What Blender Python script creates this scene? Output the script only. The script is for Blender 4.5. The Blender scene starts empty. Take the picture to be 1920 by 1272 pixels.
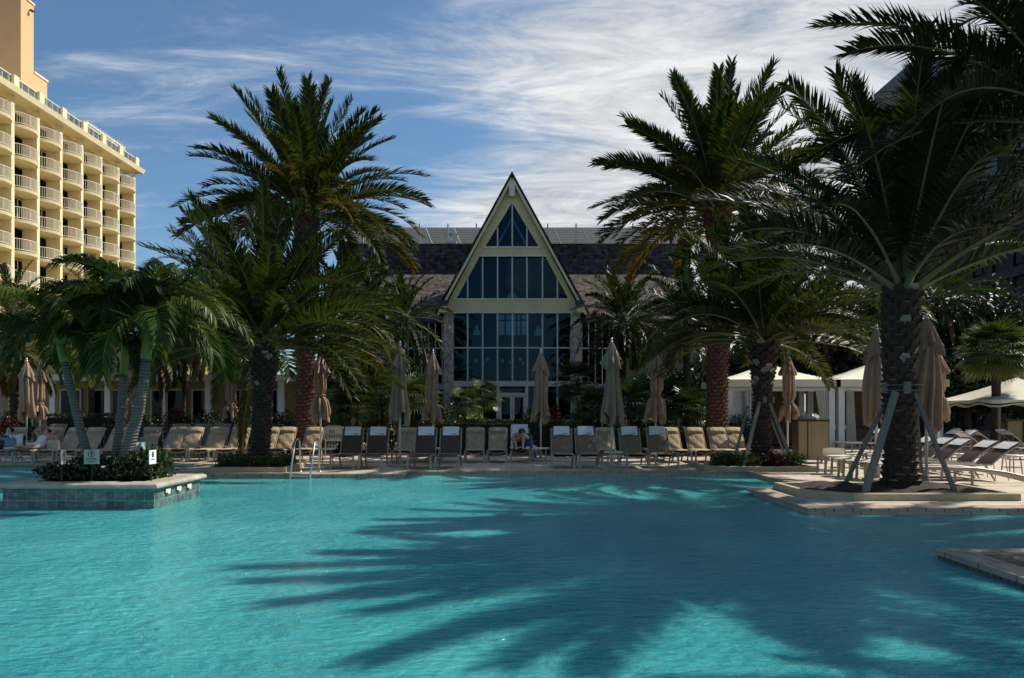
import bpy, math, random
from mathutils import Vector, Matrix, noise
random.seed(7)
R = math.radians
sc = bpy.context.scene
col = sc.collection
F = 1400.0; HX = 960.0; HY = 770.0; EYE = 1.6
def PX(x, Y): return (x - HX) * Y / F
def PZ(y, Y): return EYE + (HY - y) * Y / F

# ------------------------------------------------------------------ mesh builder
class MB:
    def __init__(s): s.v = []; s.f = []; s.m = []; s.t = []
    def add(s, vs, fs, mi=0, t=0.0):
        b = len(s.v); s.v.extend([tuple(q) for q in vs])
        for f in fs: s.f.append(tuple(b + i for i in f)); s.m.append(mi); s.t.append(t)
    def box(s, c, d, rz=0.0, mi=0, t=0.0, taper=1.0):
        x, y, z = d[0]/2, d[1]/2, d[2]/2; vs = []
        ca, sa = math.cos(rz), math.sin(rz)
        for k in (-1, 1):
            q = taper if k > 0 else 1.0
            for i, j in ((-1,-1),(1,-1),(1,1),(-1,1)):
                a, b = i*x*q, j*y*q
                vs.append((c[0]+a*ca-b*sa, c[1]+a*sa+b*ca, c[2]+k*z))
        s.add(vs, [(3,2,1,0),(4,5,6,7),(0,1,5,4),(1,2,6,5),(2,3,7,6),(3,0,4,7)], mi, t)
    def bb(s, x0,x1,y0,y1,z0,z1, mi=0, t=0.0):
        s.box(((x0+x1)/2,(y0+y1)/2,(z0+z1)/2),(x1-x0,y1-y0,z1-z0),0,mi,t)
    def tube(s, pts, r, n=8, cap=True, mi=0, t=0.0, flat=1.0):
        pts = [Vector(p) for p in pts]; N = len(pts); b = len(s.v)
        ref = None
        for i, p in enumerate(pts):
            d = (pts[min(i+1,N-1)] - pts[max(i-1,0)]).normalized()
            if ref is None:
                ref = Vector((0,0,1)) if abs(d.z) < .9 else Vector((1,0,0))
            u = d.cross(ref).normalized(); w = u.cross(d).normalized(); ref = w
            rr = r[i] if isinstance(r, (list, tuple)) else r
            for k in range(n):
                a = 2*math.pi*k/n
                q = p + u*(math.cos(a)*rr) + w*(math.sin(a)*rr*flat); s.v.append(tuple(q))
        for i in range(N-1):
            for k in range(n):
                k2 = (k+1) % n
                s.f.append((b+i*n+k, b+i*n+k2, b+(i+1)*n+k2, b+(i+1)*n+k)); s.m.append(mi); s.t.append(t)
        if cap:
            s.f.append(tuple(b+k for k in range(n))[::-1]); s.m.append(mi); s.t.append(t)
            s.f.append(tuple(b+(N-1)*n+k for k in range(n))); s.m.append(mi); s.t.append(t)
    def bar(s, a, c, w, h, mi=0, t=0.0, up=(0,0,1)):
        a = Vector(a); c = Vector(c); d = (c-a).normalized(); u = Vector(up)
        if abs(d.dot(u)) > .98: u = Vector((0,1,0))
        sx = d.cross(u).normalized()*w/2; sz = sx.cross(d).normalized()*h/2
        vs = [p+i*sx+j*sz for p in (a,c) for i,j in ((-1,-1),(1,-1),(1,1),(-1,1))]
        s.add(vs, [(0,1,2,3),(7,6,5,4),(0,4,5,1),(1,5,6,2),(2,6,7,3),(3,7,4,0)], mi, t)
    def prism(s, poly, z0, z1, mi=0, t=0.0):
        n = len(poly)
        vs = [(x,y,z0) for x,y in poly] + [(x,y,z1) for x,y in poly]
        fs = [tuple(range(n))[::-1], tuple(range(n,2*n))] + [(i,(i+1)%n,n+(i+1)%n,n+i) for i in range(n)]
        s.add(vs, fs, mi, t)
    def prismy(s, poly, y0, y1, mi=0, t=0.0):      # polygon in xz extruded along y
        n = len(poly)
        vs = [(x,y0,z) for x,z in poly] + [(x,y1,z) for x,z in poly]
        fs = [tuple(range(n)), tuple(range(n,2*n))[::-1]] + [(i,n+i,n+(i+1)%n,(i+1)%n) for i in range(n)]
        s.add(vs, fs, mi, t)
    def grid(s, fn, nu, nv, mi=0, t=0.0, closed=False):
        b = len(s.v); nn = nu if closed else nu+1
        for j in range(nv+1):
            for i in range(nn): s.v.append(tuple(fn(i/nu, j/nv)))
        for j in range(nv):
            for i in range(nu):
                i2 = (i+1) % nn
                s.f.append((b+j*nn+i, b+j*nn+i2, b+(j+1)*nn+i2, b+(j+1)*nn+i)); s.m.append(mi); s.t.append(t)
    def lathe(s, prof, c=(0,0,0), n=16, mi=0, t=0.0):
        s.grid(lambda u,v: (c[0]+math.cos(u*2*math.pi)*prof[int(round(v*(len(prof)-1)))][0],
                            c[1]+math.sin(u*2*math.pi)*prof[int(round(v*(len(prof)-1)))][0],
                            c[2]+prof[int(round(v*(len(prof)-1)))][1]), n, len(prof)-1, mi, t, True)
    def mesh(s, name, mats, smooth=False, off=(0,0,0), flip=False):
        me = bpy.data.meshes.new(name)
        v = [(a[0]-off[0], a[1]-off[1], a[2]-off[2]) for a in s.v]
        me.from_pydata(v, [], s.f)
        if not isinstance(mats, (list, tuple)): mats = [mats]
        for m in mats: me.materials.append(m)
        if len(mats) > 1: me.polygons.foreach_set('material_index', s.m)
        if any(s.t):
            at = me.attributes.new('tint', 'FLOAT', 'FACE'); at.data.foreach_set('value', s.t)
        if smooth: me.polygons.foreach_set('use_smooth', [True]*len(s.f))
        me.validate(); me.update()
        return me

def tag(o, label=None, cat=None, group=None, kind=None):
    if label: o['label'] = label
    if cat: o['category'] = cat
    if group: o['group'] = group
    if kind: o['kind'] = kind
    return o
def thing(name, label, cat, loc=(0,0,0), rz=0.0, group=None):
    o = bpy.data.objects.new(name, None); o.empty_display_size = .2; col.objects.link(o)
    o.location = loc; o.rotation_euler = (0,0,rz)
    return tag(o, label, cat, group)
def part(name, mb, m, parent=None, smooth=False, world=False, label=None):
    off = (0,0,0)
    if world:
        p = parent
        while p is not None: off = tuple(a+b for a,b in zip(off, p.location)); p = p.parent
    o = bpy.data.objects.new(name, mb.mesh(name, m, smooth, off)); col.objects.link(o)
    if parent: o.parent = parent
    if label: o['label'] = label
    return o
def solo(name, mb, m, label, cat, group=None, smooth=False, loc=(0,0,0), rz=0.0, world=True):
    off = loc if world else (0,0,0)
    o = bpy.data.objects.new(name, mb.mesh(name, m, smooth, off)); col.objects.link(o)
    o.location = loc; o.rotation_euler = (0,0,rz)
    return tag(o, label, cat, group)
def struct(name, mb, m, smooth=False, kind='structure', label=None):
    o = bpy.data.objects.new(name, mb.mesh(name, m, smooth)); col.objects.link(o)
    return tag(o, label, None, None, kind)
def dup(root, loc=None, rz=None, label=None, group=None):
    r = root.copy(); col.objects.link(r)
    if loc is not None: r.location = loc
    if rz is not None: r.rotation_euler = (0,0,rz)
    if label: r['label'] = label
    if group: r['group'] = group
    for ch in list(root.children):
        c = ch.copy(); col.objects.link(c); c.parent = r
        for g in list(ch.children):
            d = g.copy(); col.objects.link(d); d.parent = c
    return r
def dup_part(ch, parent, loc):
    c = ch.copy(); col.objects.link(c); c.parent = parent; c.location = loc
    for g in list(ch.children):
        d = g.copy(); col.objects.link(d); d.parent = c
    return c

# ------------------------------------------------------------------ materials
def newmat(name):
    m = bpy.data.materials.new(name); m.use_nodes = True
    nt = m.node_tree; return m, nt, nt.nodes['Principled BSDF']
def N(nt, t, **kw):
    n = nt.nodes.new(t)
    for k, v in kw.items():
        if k in n.inputs.keys(): n.inputs[k].default_value = v
        else: setattr(n, k, v)
    return n
def rgba(c): return (c[0], c[1], c[2], 1.0)
def mix(nt, a, b, fac, blend='MIX'):
    n = nt.nodes.new('ShaderNodeMix'); n.data_type = 'RGBA'; n.blend_type = blend
    for s, v in ((6, a), (7, b), (0, fac)):
        if hasattr(v, 'is_linked') or hasattr(v, 'links'): nt.links.new(v, n.inputs[s])
        else: n.inputs[s].default_value = rgba(v) if s != 0 else v
    return n.outputs[2]
def mth(nt, op, a, b=0.0, clamp=False):
    n = nt.nodes.new('ShaderNodeMath'); n.operation = op; n.use_clamp = clamp
    for i, v in enumerate((a, b)):
        if hasattr(v, 'links'): nt.links.new(v, n.inputs[i])
        else: n.inputs[i].default_value = v
    return n.outputs[0]
def ramp(nt, fac, stops):
    n = nt.nodes.new('ShaderNodeValToRGB'); e = n.color_ramp.elements
    while len(e) < len(stops): e.new(.5)
    for i, (p, c) in enumerate(stops): e[i].position = p; e[i].color = rgba(c)
    nt.links.new(fac, n.inputs[0]); return n.outputs[0]
def noi(nt, scale, detail=4, rough=.55, vec=None, dist=0.0):
    n = N(nt, 'ShaderNodeTexNoise', Scale=scale, Detail=detail, Roughness=rough, Distortion=dist)
    if vec is not None: nt.links.new(vec, n.inputs['Vector'])
    return n.outputs[0]
def coord(nt, kind='Object', scale=(1,1,1), rot=(0,0,0)):
    tc = nt.nodes.new('ShaderNodeTexCoord'); mp = nt.nodes.new('ShaderNodeMapping')
    mp.inputs['Scale'].default_value = scale; mp.inputs['Rotation'].default_value = rot
    nt.links.new(tc.outputs[kind], mp.inputs['Vector']); return mp.outputs[0]
def bumpn(nt, bs, h, st, dist=.02):
    b = N(nt, 'ShaderNodeBump', Strength=st, Distance=dist)
    nt.links.new(h, b.inputs['Height']); nt.links.new(b.outputs[0], bs.inputs['Normal']); return b
def mat(name, c, rough=.6, var=.25, sc_=2.0, bump=0.0, bsc=30.0, metal=0.0, spec=.5, stretch=(1,1,1), c2=None):
    m, nt, bs = newmat(name)
    v = coord(nt, 'Object', stretch)
    n1 = noi(nt, sc_, 5, .6, v)
    dark = c2 if c2 else tuple(x*(1-var) for x in c); lite = tuple(min(1, x*(1+var*.6)) for x in c)
    cr = ramp(nt, n1, [(.3, dark), (.7, lite)])
    nt.links.new(cr, bs.inputs['Base Color'])
    bs.inputs['Roughness'].default_value = rough; bs.inputs['Metallic'].default_value = metal
    bs.inputs['Specular IOR Level'].default_value = spec
    if bump:
        bumpn(nt, bs, noi(nt, bsc, 4, .6, v), bump, .02)
    return m
def leafmat(name, stops, trans=.25, rough=.42, spec=.4):
    m, nt, bs = newmat(name)
    at = nt.nodes.new('ShaderNodeAttribute'); at.attribute_name = 'tint'
    c = ramp(nt, at.outputs['Fac'], stops)
    nt.links.new(c, bs.inputs['Base Color']); bs.inputs['Roughness'].default_value = rough
    bs.inputs['Specular IOR Level'].default_value = spec*.55
    tr = nt.nodes.new('ShaderNodeBsdfTranslucent')
    tc = mix(nt, c, (1.0, .95, .35), 1.0, 'MULTIPLY'); nt.links.new(tc, tr.inputs[0])
    ms = nt.nodes.new('ShaderNodeMixShader'); ms.inputs[0].default_value = trans
    out = nt.nodes['Material Output']
    nt.links.new(bs.outputs[0], ms.inputs[1]); nt.links.new(tr.outputs[0], ms.inputs[2]); nt.links.new(ms.outputs[0], out.inputs[0])
    return m
def glassmat(name, tint, refl=.12, rcol=(.8,.85,.9), rough=.03):
    m, nt, bs = newmat(name); nt.nodes.remove(bs)
    t = nt.nodes.new('ShaderNodeBsdfTransparent'); t.inputs[0].default_value = rgba(tint)
    g = nt.nodes.new('ShaderNodeBsdfGlossy'); g.inputs[0].default_value = rgba(rcol); g.inputs['Roughness'].default_value = rough
    v = coord(nt, 'Object', (1,1,1)); b = N(nt, 'ShaderNodeBump', Strength=.06, Distance=.05)
    nt.links.new(noi(nt, .8, 2, .5, v), b.inputs['Height']); nt.links.new(b.outputs[0], g.inputs['Normal'])
    fr = N(nt, 'ShaderNodeLayerWeight', Blend=.2)
    f = mth(nt, 'ADD', mth(nt, 'MULTIPLY', fr.outputs[0], .8), refl, True)
    ms = nt.nodes.new('ShaderNodeMixShader'); nt.links.new(f, ms.inputs[0])
    nt.links.new(t.outputs[0], ms.inputs[1]); nt.links.new(g.outputs[0], ms.inputs[2])
    nt.links.new(ms.outputs[0], nt.nodes['Material Output'].inputs[0]); return m

M = {}
# paving: tan pavers laid in courses
def paver(name, ca, cb, mortar, sx, sy, bump=.4):
    m, nt, bs = newmat(name)
    v = coord(nt, 'Object')
    br = N(nt, 'ShaderNodeTexBrick', Scale=1.0); br.inputs['Brick Width'].default_value = sx; br.inputs['Row Height'].default_value = sy
    br.inputs['Mortar Size'].default_value = .012; br.inputs['Color1'].default_value = rgba(ca); br.inputs['Color2'].default_value = rgba(cb)
    br.inputs['Mortar'].default_value = rgba(mortar); nt.links.new(v, br.inputs['Vector'])
    n = ramp(nt, noi(nt, .8, 6, .65, v), [(.3, (.80,.78,.76)), (.7, (1.15,1.12,1.08))])
    c = mix(nt, br.outputs[0], n, 1.0, 'MULTIPLY'); nt.links.new(c, bs.inputs['Base Color'])
    bs.inputs['Roughness'].default_value = .75
    h = mth(nt, 'ADD', mth(nt, 'MULTIPLY', br.outputs['Fac'], -1.0), mth(nt, 'MULTIPLY', noi(nt, 60, 3, .6, v), .5))
    bumpn(nt, bs, h, bump, .01); return m
M['deck'] = paver('paver_stone', (.58,.50,.40), (.50,.43,.35), (.24,.20,.16), .60, .30)
M['neardeck'] = paver('brown_brick_paving', (.20,.15,.12), (.15,.115,.095), (.05,.04,.035), .22, .11)
M['coping'] = paver('coping_stone', (.40,.34,.26), (.33,.28,.22), (.15,.13,.10), .30, .60)
M['curb'] = mat('curb_render', (.42,.35,.22), .7, .22, 3, .25, 60)
M['islandcap'] = mat('island_coping', (.46,.42,.33), .55, .3, 4, .3, 30)
M['mulch'] = mat('bark_mulch', (.045,.022,.014), .9, .6, 14, 1.0, 60)
M['ground'] = mat('soil_ground', (.05,.045,.03), .95, .5, 1, .5, 20)
M['cream'] = mat('cream_paint', (.60,.52,.27), .6, .12, 1.2, .08, 40)
M['beige'] = mat('light_cream_trim', (.60,.58,.48), .55, .12, 1.2, .05, 40)
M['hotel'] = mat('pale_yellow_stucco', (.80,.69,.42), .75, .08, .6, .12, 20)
M['hotelrail'] = mat('white_railing_paint', (.74,.70,.60), .5, .06, 2)
M['orange'] = mat('orange_stucco', (.72,.44,.22), .8, .08, .5, .12, 20)
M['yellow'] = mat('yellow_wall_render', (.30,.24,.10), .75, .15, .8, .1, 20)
M['whitecol'] = mat('white_post_paint', (.72,.72,.68), .5, .10, 2, .05, 20)
M['pole'] = mat('pole_enamel', (.52,.54,.52), .4, .08, 3)
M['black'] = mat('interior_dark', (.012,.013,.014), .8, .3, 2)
M['blackiron'] = mat('black_iron', (.02,.02,.02), .4, .2, 5, metal=.3)
M['mullion'] = mat('window_frame_paint', (.46,.48,.45), .45, .08, 2)
M['glass'] = glassmat('tinted_window_glass', (.10,.20,.25), .025, (.25,.50,.72))
M['darkglass'] = glassmat('dark_window_glass', (.10,.12,.14), .03, (.35,.42,.5))
M['railglass'] = glassmat('balustrade_glass', (.78,.88,.85), .12)
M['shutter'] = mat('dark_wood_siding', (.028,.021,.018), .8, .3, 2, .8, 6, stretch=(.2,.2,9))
M['shutterframe'] = mat('dark_beam', (.010,.009,.009), .7, .2, 3)
M['greytower'] = mat('grey_render', (.14,.145,.14), .8, .15, .5, .1, 20)
M['steel'] = mat('brushed_steel', (.62,.62,.60), .28, .08, 4, metal=.9)
M['frame'] = mat('taupe_metal_frame', (.34,.29,.23), .45, .12, 5)
M['framedark'] = mat('bronze_metal_frame', (.12,.10,.085), .45, .12, 5)
M['bark_dark'] = mat('dark_bark', (.055,.036,.026), .9, .55, 9, .9, 30)
M['board'] = mat('weathered_board', (.19,.18,.155), .8, .3, 5, .5, 12, stretch=(6,6,.6))
M['skin'] = mat('skin', (.50,.29,.21), .55, .1, 8)
M['hair'] = mat('dark_hair', (.015,.012,.012), .6, .3, 30, .3, 80)
M['towel'] = mat('white_towel', (.78,.78,.78), .9, .06, 6, .5, 90)
M['navy'] = mat('navy_cloth', (.02,.03,.07), .8, .2, 6, .3, 60)
M['bluecloth'] = mat('blue_cloth', (.06,.14,.40), .8, .2, 6, .3, 60)
M['blackcloth'] = mat('black_cloth', (.012,.012,.014), .8, .2, 6, .3, 60)
M['canvas'] = mat('cabana_canvas', (.80,.73,.56), .8, .10, 1.5, .15, 14)
M['tentcanvas'] = mat('pavilion_canvas', (.62,.57,.46), .8, .15, 1.5, .3, 5)
M['curtain'] = mat('curtain_fabric', (.60,.60,.54), .85, .12, 2, .2, 40)
M['cabanawood'] = mat('cabana_lining', (.16,.10,.055), .8, .25, 1.5, .1, 10)
M['tanpanel'] = mat('tan_panel', (.33,.25,.13), .6, .15, 1.2, .25, 8, stretch=(16,16,.2))
M['darktrim'] = mat('dark_brown_trim', (.05,.022,.014), .5, .2, 3)
M['sling'] = mat('brown_sling_fabric', (.085,.052,.040), .8, .2, 5, .25, 220)
M['slingtan'] = mat('taupe_sling_fabric', (.20,.16,.12), .8, .2, 5, .25, 220)
M['tabletop'] = mat('pale_table_top', (.60,.57,.50), .5, .1, 3)
M['signgreen'] = mat('sign_panel_grey_green', (.42,.47,.44), .5, .06, 3)
M['signwhite'] = mat('sign_panel_white', (.80,.81,.80), .5, .04, 3)
M['signtext'] = mat('sign_lettering', (.02,.05,.07), .6, .1, 3)
M['brasslamp'] = mat('dark_fitting', (.03,.028,.025), .5, .1, 3)
def cushionmat(name, c):
    m, nt, bs = newmat(name); v = coord(nt, 'Object')
    cc = ramp(nt, noi(nt, 4, 5, .6, v, .6), [(.3, tuple(x*.68 for x in c)), (.7, tuple(x*1.15 for x in c))])
    nt.links.new(cc, bs.inputs['Base Color']); bs.inputs['Roughness'].default_value = .85
    w = coord(nt, 'Object', (3.5,1.2,1.2))
    h = mth(nt, 'ADD', noi(nt, 3.0, 3, .5, w, 1.6), mth(nt, 'MULTIPLY', noi(nt, 150, 2, .5, v), .08))
    bumpn(nt, bs, h, .7, .04); return m
M['cushion'] = cushionmat('tan_cushion_fabric', (.46,.34,.21))
M['cushiondark'] = cushionmat('brown_cushion_fabric', (.22,.165,.105))
M['umbcloth'] = mat('taupe_umbrella_canvas', (.34,.225,.15), .85, .2, 2.5, .3, 30)
M['umbclothg'] = mat('khaki_umbrella_canvas', (.26,.19,.125), .85, .2, 2.5, .3, 30)
# shingle roofs
def shingle(name, ca, cb, mortar, w, h, rot, lo=(.45,.45,.5), hi=(1.5,1.45,1.4)):
    m, nt, bs = newmat(name); v = coord(nt, 'Object', (1,1,1), rot)
    br = N(nt, 'ShaderNodeTexBrick', Scale=1.0); br.inputs['Brick Width'].default_value = w; br.inputs['Row Height'].default_value = h
    br.inputs['Mortar Size'].default_value = .02; br.inputs['Color1'].default_value = rgba(ca); br.inputs['Color2'].default_value = rgba(cb)
    br.inputs['Mortar'].default_value = rgba(mortar); br.inputs['Bias'].default_value = -.2; nt.links.new(v, br.inputs['Vector'])
    n = ramp(nt, noi(nt, 2.5, 5, .7, v), [(.40, lo), (.60, hi)])
    nt.links.new(mix(nt, br.outputs[0], n, 1.0, 'MULTIPLY'), bs.inputs['Base Color']); bs.inputs['Roughness'].default_value = .9; bs.inputs['Specular IOR Level'].default_value = .1
    bumpn(nt, bs, mth(nt, 'ADD', mth(nt,'MULTIPLY', br.outputs['Fac'], -1.0), noi(nt, 8, 3, .6, v)), .6, .03); return m
M['roofbrown'] = shingle('brown_shingle', (.12,.105,.085), (.065,.057,.046), (.05,.04,.035), .9, .28, (R(-31),0,0))
M['roofslate'] = shingle('dark_slate', (.032,.032,.034), (.012,.012,.014), (.006,.006,.008), .75, .30, (R(-66),0,0), (.3,.3,.35), (2.3,2.2,2.1))
# slate waterline tile
def tilemat(name, stops):
    m, nt, bs = newmat(name)
    tc = nt.nodes.new('ShaderNodeTexCoord'); sp = nt.nodes.new('ShaderNodeSeparateXYZ'); nt.links.new(tc.outputs['Object'], sp.inputs[0])
    cb = nt.nodes.new('ShaderNodeCombineXYZ'); nt.links.new(mth(nt,'ADD',sp.outputs[0],sp.outputs[1]), cb.inputs[0]); nt.links.new(sp.outputs[2], cb.inputs[1])
    br = N(nt, 'ShaderNodeTexBrick', Scale=1.0); br.inputs['Brick Width'].default_value = .17; br.inputs['Row Height'].default_value = .17
    br.offset = 0.0; br.inputs['Mortar Size'].default_value = .006
    br.inputs['Color1'].default_value = (1,1,1,1); br.inputs['Color2'].default_value = (.45,.5,.5,1); br.inputs['Mortar'].default_value = (1.5,1.5,1.4,1)
    nt.links.new(cb.outputs[0], br.inputs['Vector'])
    v = coord(nt, 'Object', (1,1,2))
    c = mix(nt, ramp(nt, noi(nt, 7, 6, .7, v, .8), stops), br.outputs[0], 1.0, 'MULTIPLY')
    nt.links.new(c, bs.inputs['Base Color']); bs.inputs['Roughness'].default_value = .35
    bumpn(nt, bs, noi(nt, 30, 4, .6, v), .3, .02); return m
M['tile'] = tilemat('slate_green_tile', [(.3, (.05,.12,.11)), (.5, (.12,.20,.185)), (.72, (.30,.36,.33))])
def stonemat():
    m, nt, bs = newmat('coral_stone'); v = coord(nt, 'Object')
    vo = N(nt, 'ShaderNodeTexVoronoi', Scale=1.6); vo.feature = 'DISTANCE_TO_EDGE'; nt.links.new(v, vo.inputs['Vector'])
    c = ramp(nt, noi(nt, 3, 6, .7, v), [(.3, (.24,.22,.18)), (.7, (.55,.51,.43))])
    c = mix(nt, c, (.13,.12,.10), ramp(nt, vo.outputs[0], [(.0,(1,1,1)),(.06,(0,0,0))]))
    nt.links.new(c, bs.inputs['Base Color']); bs.inputs['Roughness'].default_value = .9
    bumpn(nt, bs, noi(nt, 6, 6, .7, v), 1.0, .08); return m
M['stone'] = stonemat()
# leaves
M['datel'] = leafmat('date_palm_leaf', [(0,(.012,.026,.008)),(.35,(.026,.048,.012)),(.6,(.056,.068,.016)),(.8,(.13,.105,.028)),(1,(.17,.088,.03))], .42)
M['adonl'] = leafmat('arching_palm_leaf', [(0,(.020,.045,.012)),(.4,(.048,.088,.018)),(.7,(.12,.17,.035)),(1,(.22,.20,.06))], .45, .4, .35)
M['shrubl'] = leafmat('shrub_leaf', [(0,(.012,.028,.010)),(.4,(.030,.055,.020)),(.7,(.060,.085,.028)),(1,(.13,.15,.055))], .18, .38, .6)
M['hedgel'] = leafmat('hedge_leaf', [(0,(.014,.030,.010)),(.5,(.045,.075,.018)),(.8,(.10,.13,.03)),(1,(.10,.05,.03))], .2, .5, .3)
M['redl'] = leafmat('red_leaf', [(0,(.03,.010,.008)),(.5,(.075,.014,.014)),(.8,(.15,.03,.025)),(1,(.12,.08,.03))], .2)
M['varl'] = leafmat('variegated_leaf', [(0,(.05,.09,.02)),(.5,(.18,.20,.05)),(1,(.45,.42,.14))], .2)
M['fanl'] = leafmat('fan_palm_leaf', [(0,(.016,.040,.012)),(.4,(.045,.085,.022)),(.7,(.11,.15,.035)),(1,(.22,.17,.06))], .28, .35, .6)
M['petiole'] = mat('leaf_stalk', (.16,.17,.07), .5, .2, 4)
M['boot'] = mat('leaf_base_scars', (.050,.032,.024), .9, .5, 10, .6, 40)
M['bootred'] = mat('reddish_leaf_bases', (.115,.050,.032), .9, .5, 8, .6, 40)
M['bootpale'] = mat('pale_cut_leaf_base', (.30,.26,.22), .9, .35, 10, .4, 40)
def ringbark():
    m, nt, bs = newmat('ringed_grey_bark'); v = coord(nt, 'Object', (.3,.3,1.0))
    w = N(nt, 'ShaderNodeTexWave', Scale=5.5, Distortion=4.0); w.bands_direction = 'Z'; w.inputs['Detail'].default_value = 2
    nt.links.new(v, w.inputs['Vector'])
    c = ramp(nt, mth(nt,'ADD', mth(nt,'MULTIPLY',w.outputs[1],.5), mth(nt,'MULTIPLY', noi(nt, 6, 5, .6, v), .5)), [(.2,(.085,.08,.07)),(.6,(.135,.13,.115)),(.85,(.20,.195,.175))])
    nt.links.new(c, bs.inputs['Base Color']); bs.inputs['Roughness'].default_value = .8
    bumpn(nt, bs, w.outputs[1], .5, .03); return m
M['ringbark'] = ringbark()
M['shaft'] = mat('green_crownshaft', (.19,.20,.045), .4, .3, 4)
# water: turquoise pool with wind ripples
def watermat():
    m, nt, bs = newmat('pool_water'); v = coord(nt, 'Object')
    c = ramp(nt, noi(nt, .35, 3, .5, v), [(.35, (.034,.29,.32)), (.65, (.078,.41,.415))])
    nt.links.new(c, bs.inputs['Base Color'])
    bs.inputs['Roughness'].default_value = .03; bs.inputs['IOR'].default_value = 1.33; bs.inputs['Specular IOR Level'].default_value = .5
    bs.inputs['Subsurface Weight'].default_value = 1.0; bs.inputs['Subsurface Radius'].default_value = (.10,.45,.55); bs.inputs['Subsurface Scale'].default_value = 1.0; bs.subsurface_method = 'RANDOM_WALK'
    v2 = coord(nt, 'Object', (.55,1.35,1), (0,0,R(10)))
    a = noi(nt, 5.5, 5, .60, v2, .25)
    v3 = coord(nt, 'Object', (.7,1.0,1), (0,0,R(-22)))
    b = noi(nt, 12.0, 3, .60, v3, .2)
    big = noi(nt, .55, 2, .5, v)
    amp = mth(nt, 'ADD', mth(nt, 'MULTIPLY', big, 1.5), .15)
    h = mth(nt, 'MULTIPLY', mth(nt, 'ADD', a, mth(nt, 'MULTIPLY', b, .62)), amp)
    bumpn(nt, bs, h, 1.0, .24); return m
M['water'] = watermat()
# ------------------------------------------------------------------ camera, sun, sky
cam = bpy.data.objects.new('camera', bpy.data.cameras.new('camera')); col.objects.link(cam)
cam.location = (0,0,EYE); cam.rotation_euler = (R(90),0,0)
cam.data.sensor_width = 36; cam.data.lens = F/1920*36; cam.data.shift_y = (HY-636)/1920
cam.data.clip_start = .1; cam.data.clip_end = 3000
sc.camera = cam
SUN_EL, SUN_AZ = R(45), R(24)          # azimuth measured from +X towards +Y
sv = Vector((math.cos(SUN_EL)*math.cos(SUN_AZ), math.cos(SUN_EL)*math.sin(SUN_AZ), math.sin(SUN_EL)))
sl = bpy.data.lights.new('sun', 'SUN'); sl.energy = 5.0; sl.angle = R(.5); sl.color = (1.0,.93,.82)
so = bpy.data.objects.new('sun', sl); col.objects.link(so); so.rotation_euler = sv.to_track_quat('Z','Y').to_euler(); so.location = (20,20,40)
w = bpy.data.worlds.new('World'); sc.world = w; w.use_nodes = True
nt = w.node_tree; bg = nt.nodes['Background']
sky = nt.nodes.new('ShaderNodeTexSky'); sky.sky_type = 'NISHITA'; sky.sun_disc = False
sky.sun_elevation = SUN_EL; sky.sun_rotation = math.pi/2 - SUN_AZ; sky.air_density = 1.0; sky.dust_density = .6; sky.ozone_density = 2.5
tc = nt.nodes.new('ShaderNodeTexCoord'); sp = nt.nodes.new('ShaderNodeSeparateXYZ'); nt.links.new(tc.outputs['Generated'], sp.inputs[0])
zz = mth(nt, 'ADD', mth(nt, 'MAXIMUM', sp.outputs[2], 0.0), .10)
px = mth(nt, 'DIVIDE', sp.outputs[0], zz); py = mth(nt, 'DIVIDE', sp.outputs[1], zz)
cb = nt.nodes.new('ShaderNodeCombineXYZ'); nt.links.new(px, cb.inputs[0]); nt.links.new(py, cb.inputs[1])
mp = nt.nodes.new('ShaderNodeMapping'); mp.inputs['Scale'].default_value = (.42,1.15,1); mp.inputs['Rotation'].default_value = (0,0,R(-12)); mp.inputs['Location'].default_value = (3.1,1.7,0)
nt.links.new(cb.outputs[0], mp.inputs[0])
n1 = noi(nt, 1.5, 10, .68, mp.outputs[0], .45)
n2 = noi(nt, 4.2, 9, .70, mp.outputs[0], .8)
at = mth(nt, 'DIVIDE', sp.outputs[0], mth(nt, 'MAXIMUM', sp.outputs[1], .05))        # tan of azimuth
def sstep(x, a, b):
    r = nt.nodes.new('ShaderNodeMapRange'); r.interpolation_type = 'SMOOTHSTEP'; nt.links.new(x, r.inputs[0])
    r.inputs[1].default_value = a; r.inputs[2].default_value = b; return r.outputs[0]
bank = mth(nt, 'MULTIPLY', mth(nt, 'MULTIPLY', sstep(at, -.22, .20), sstep(sp.outputs[1], -.15, .35)), .34)
low = mth(nt, 'MULTIPLY', mth(nt, 'MULTIPLY', sstep(at, -.20, -.02), sstep(sp.outputs[2], .36, .14)), .24)
dens = mth(nt, 'ADD', mth(nt, 'ADD', mth(nt, 'MULTIPLY', n1, .78), mth(nt, 'MULTIPLY', n2, .50)), mth(nt, 'ADD', bank, low))
mask = sstep(dens, .625, 1.02)
skyc = mix(nt, sky.outputs[0], (1.06,1.32,1.42), 1.0, 'MULTIPLY')
cc = ramp(nt, n2, [(.30,(.62,.68,.76)),(.62,(1.42,1.42,1.40))])
cs = nt.nodes.new('ShaderNodeVectorMath'); cs.operation = 'SCALE'; cs.inputs[3].default_value = 7.6; nt.links.new(cc, cs.inputs[0])
fin = mix(nt, skyc, cs.outputs[0], mth(nt, 'MULTIPLY', mask, .92))
nt.links.new(fin, bg.inputs[0]); bg.inputs[1].default_value = .077
sc.view_settings.view_transform = 'Standard'; sc.view_settings.look = 'None'; sc.view_settings.exposure = 0.15; sc.view_settings.gamma = 1.0
sc.cycles.max_bounces = 8; sc.cycles.transparent_max_bounces = 24

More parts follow.
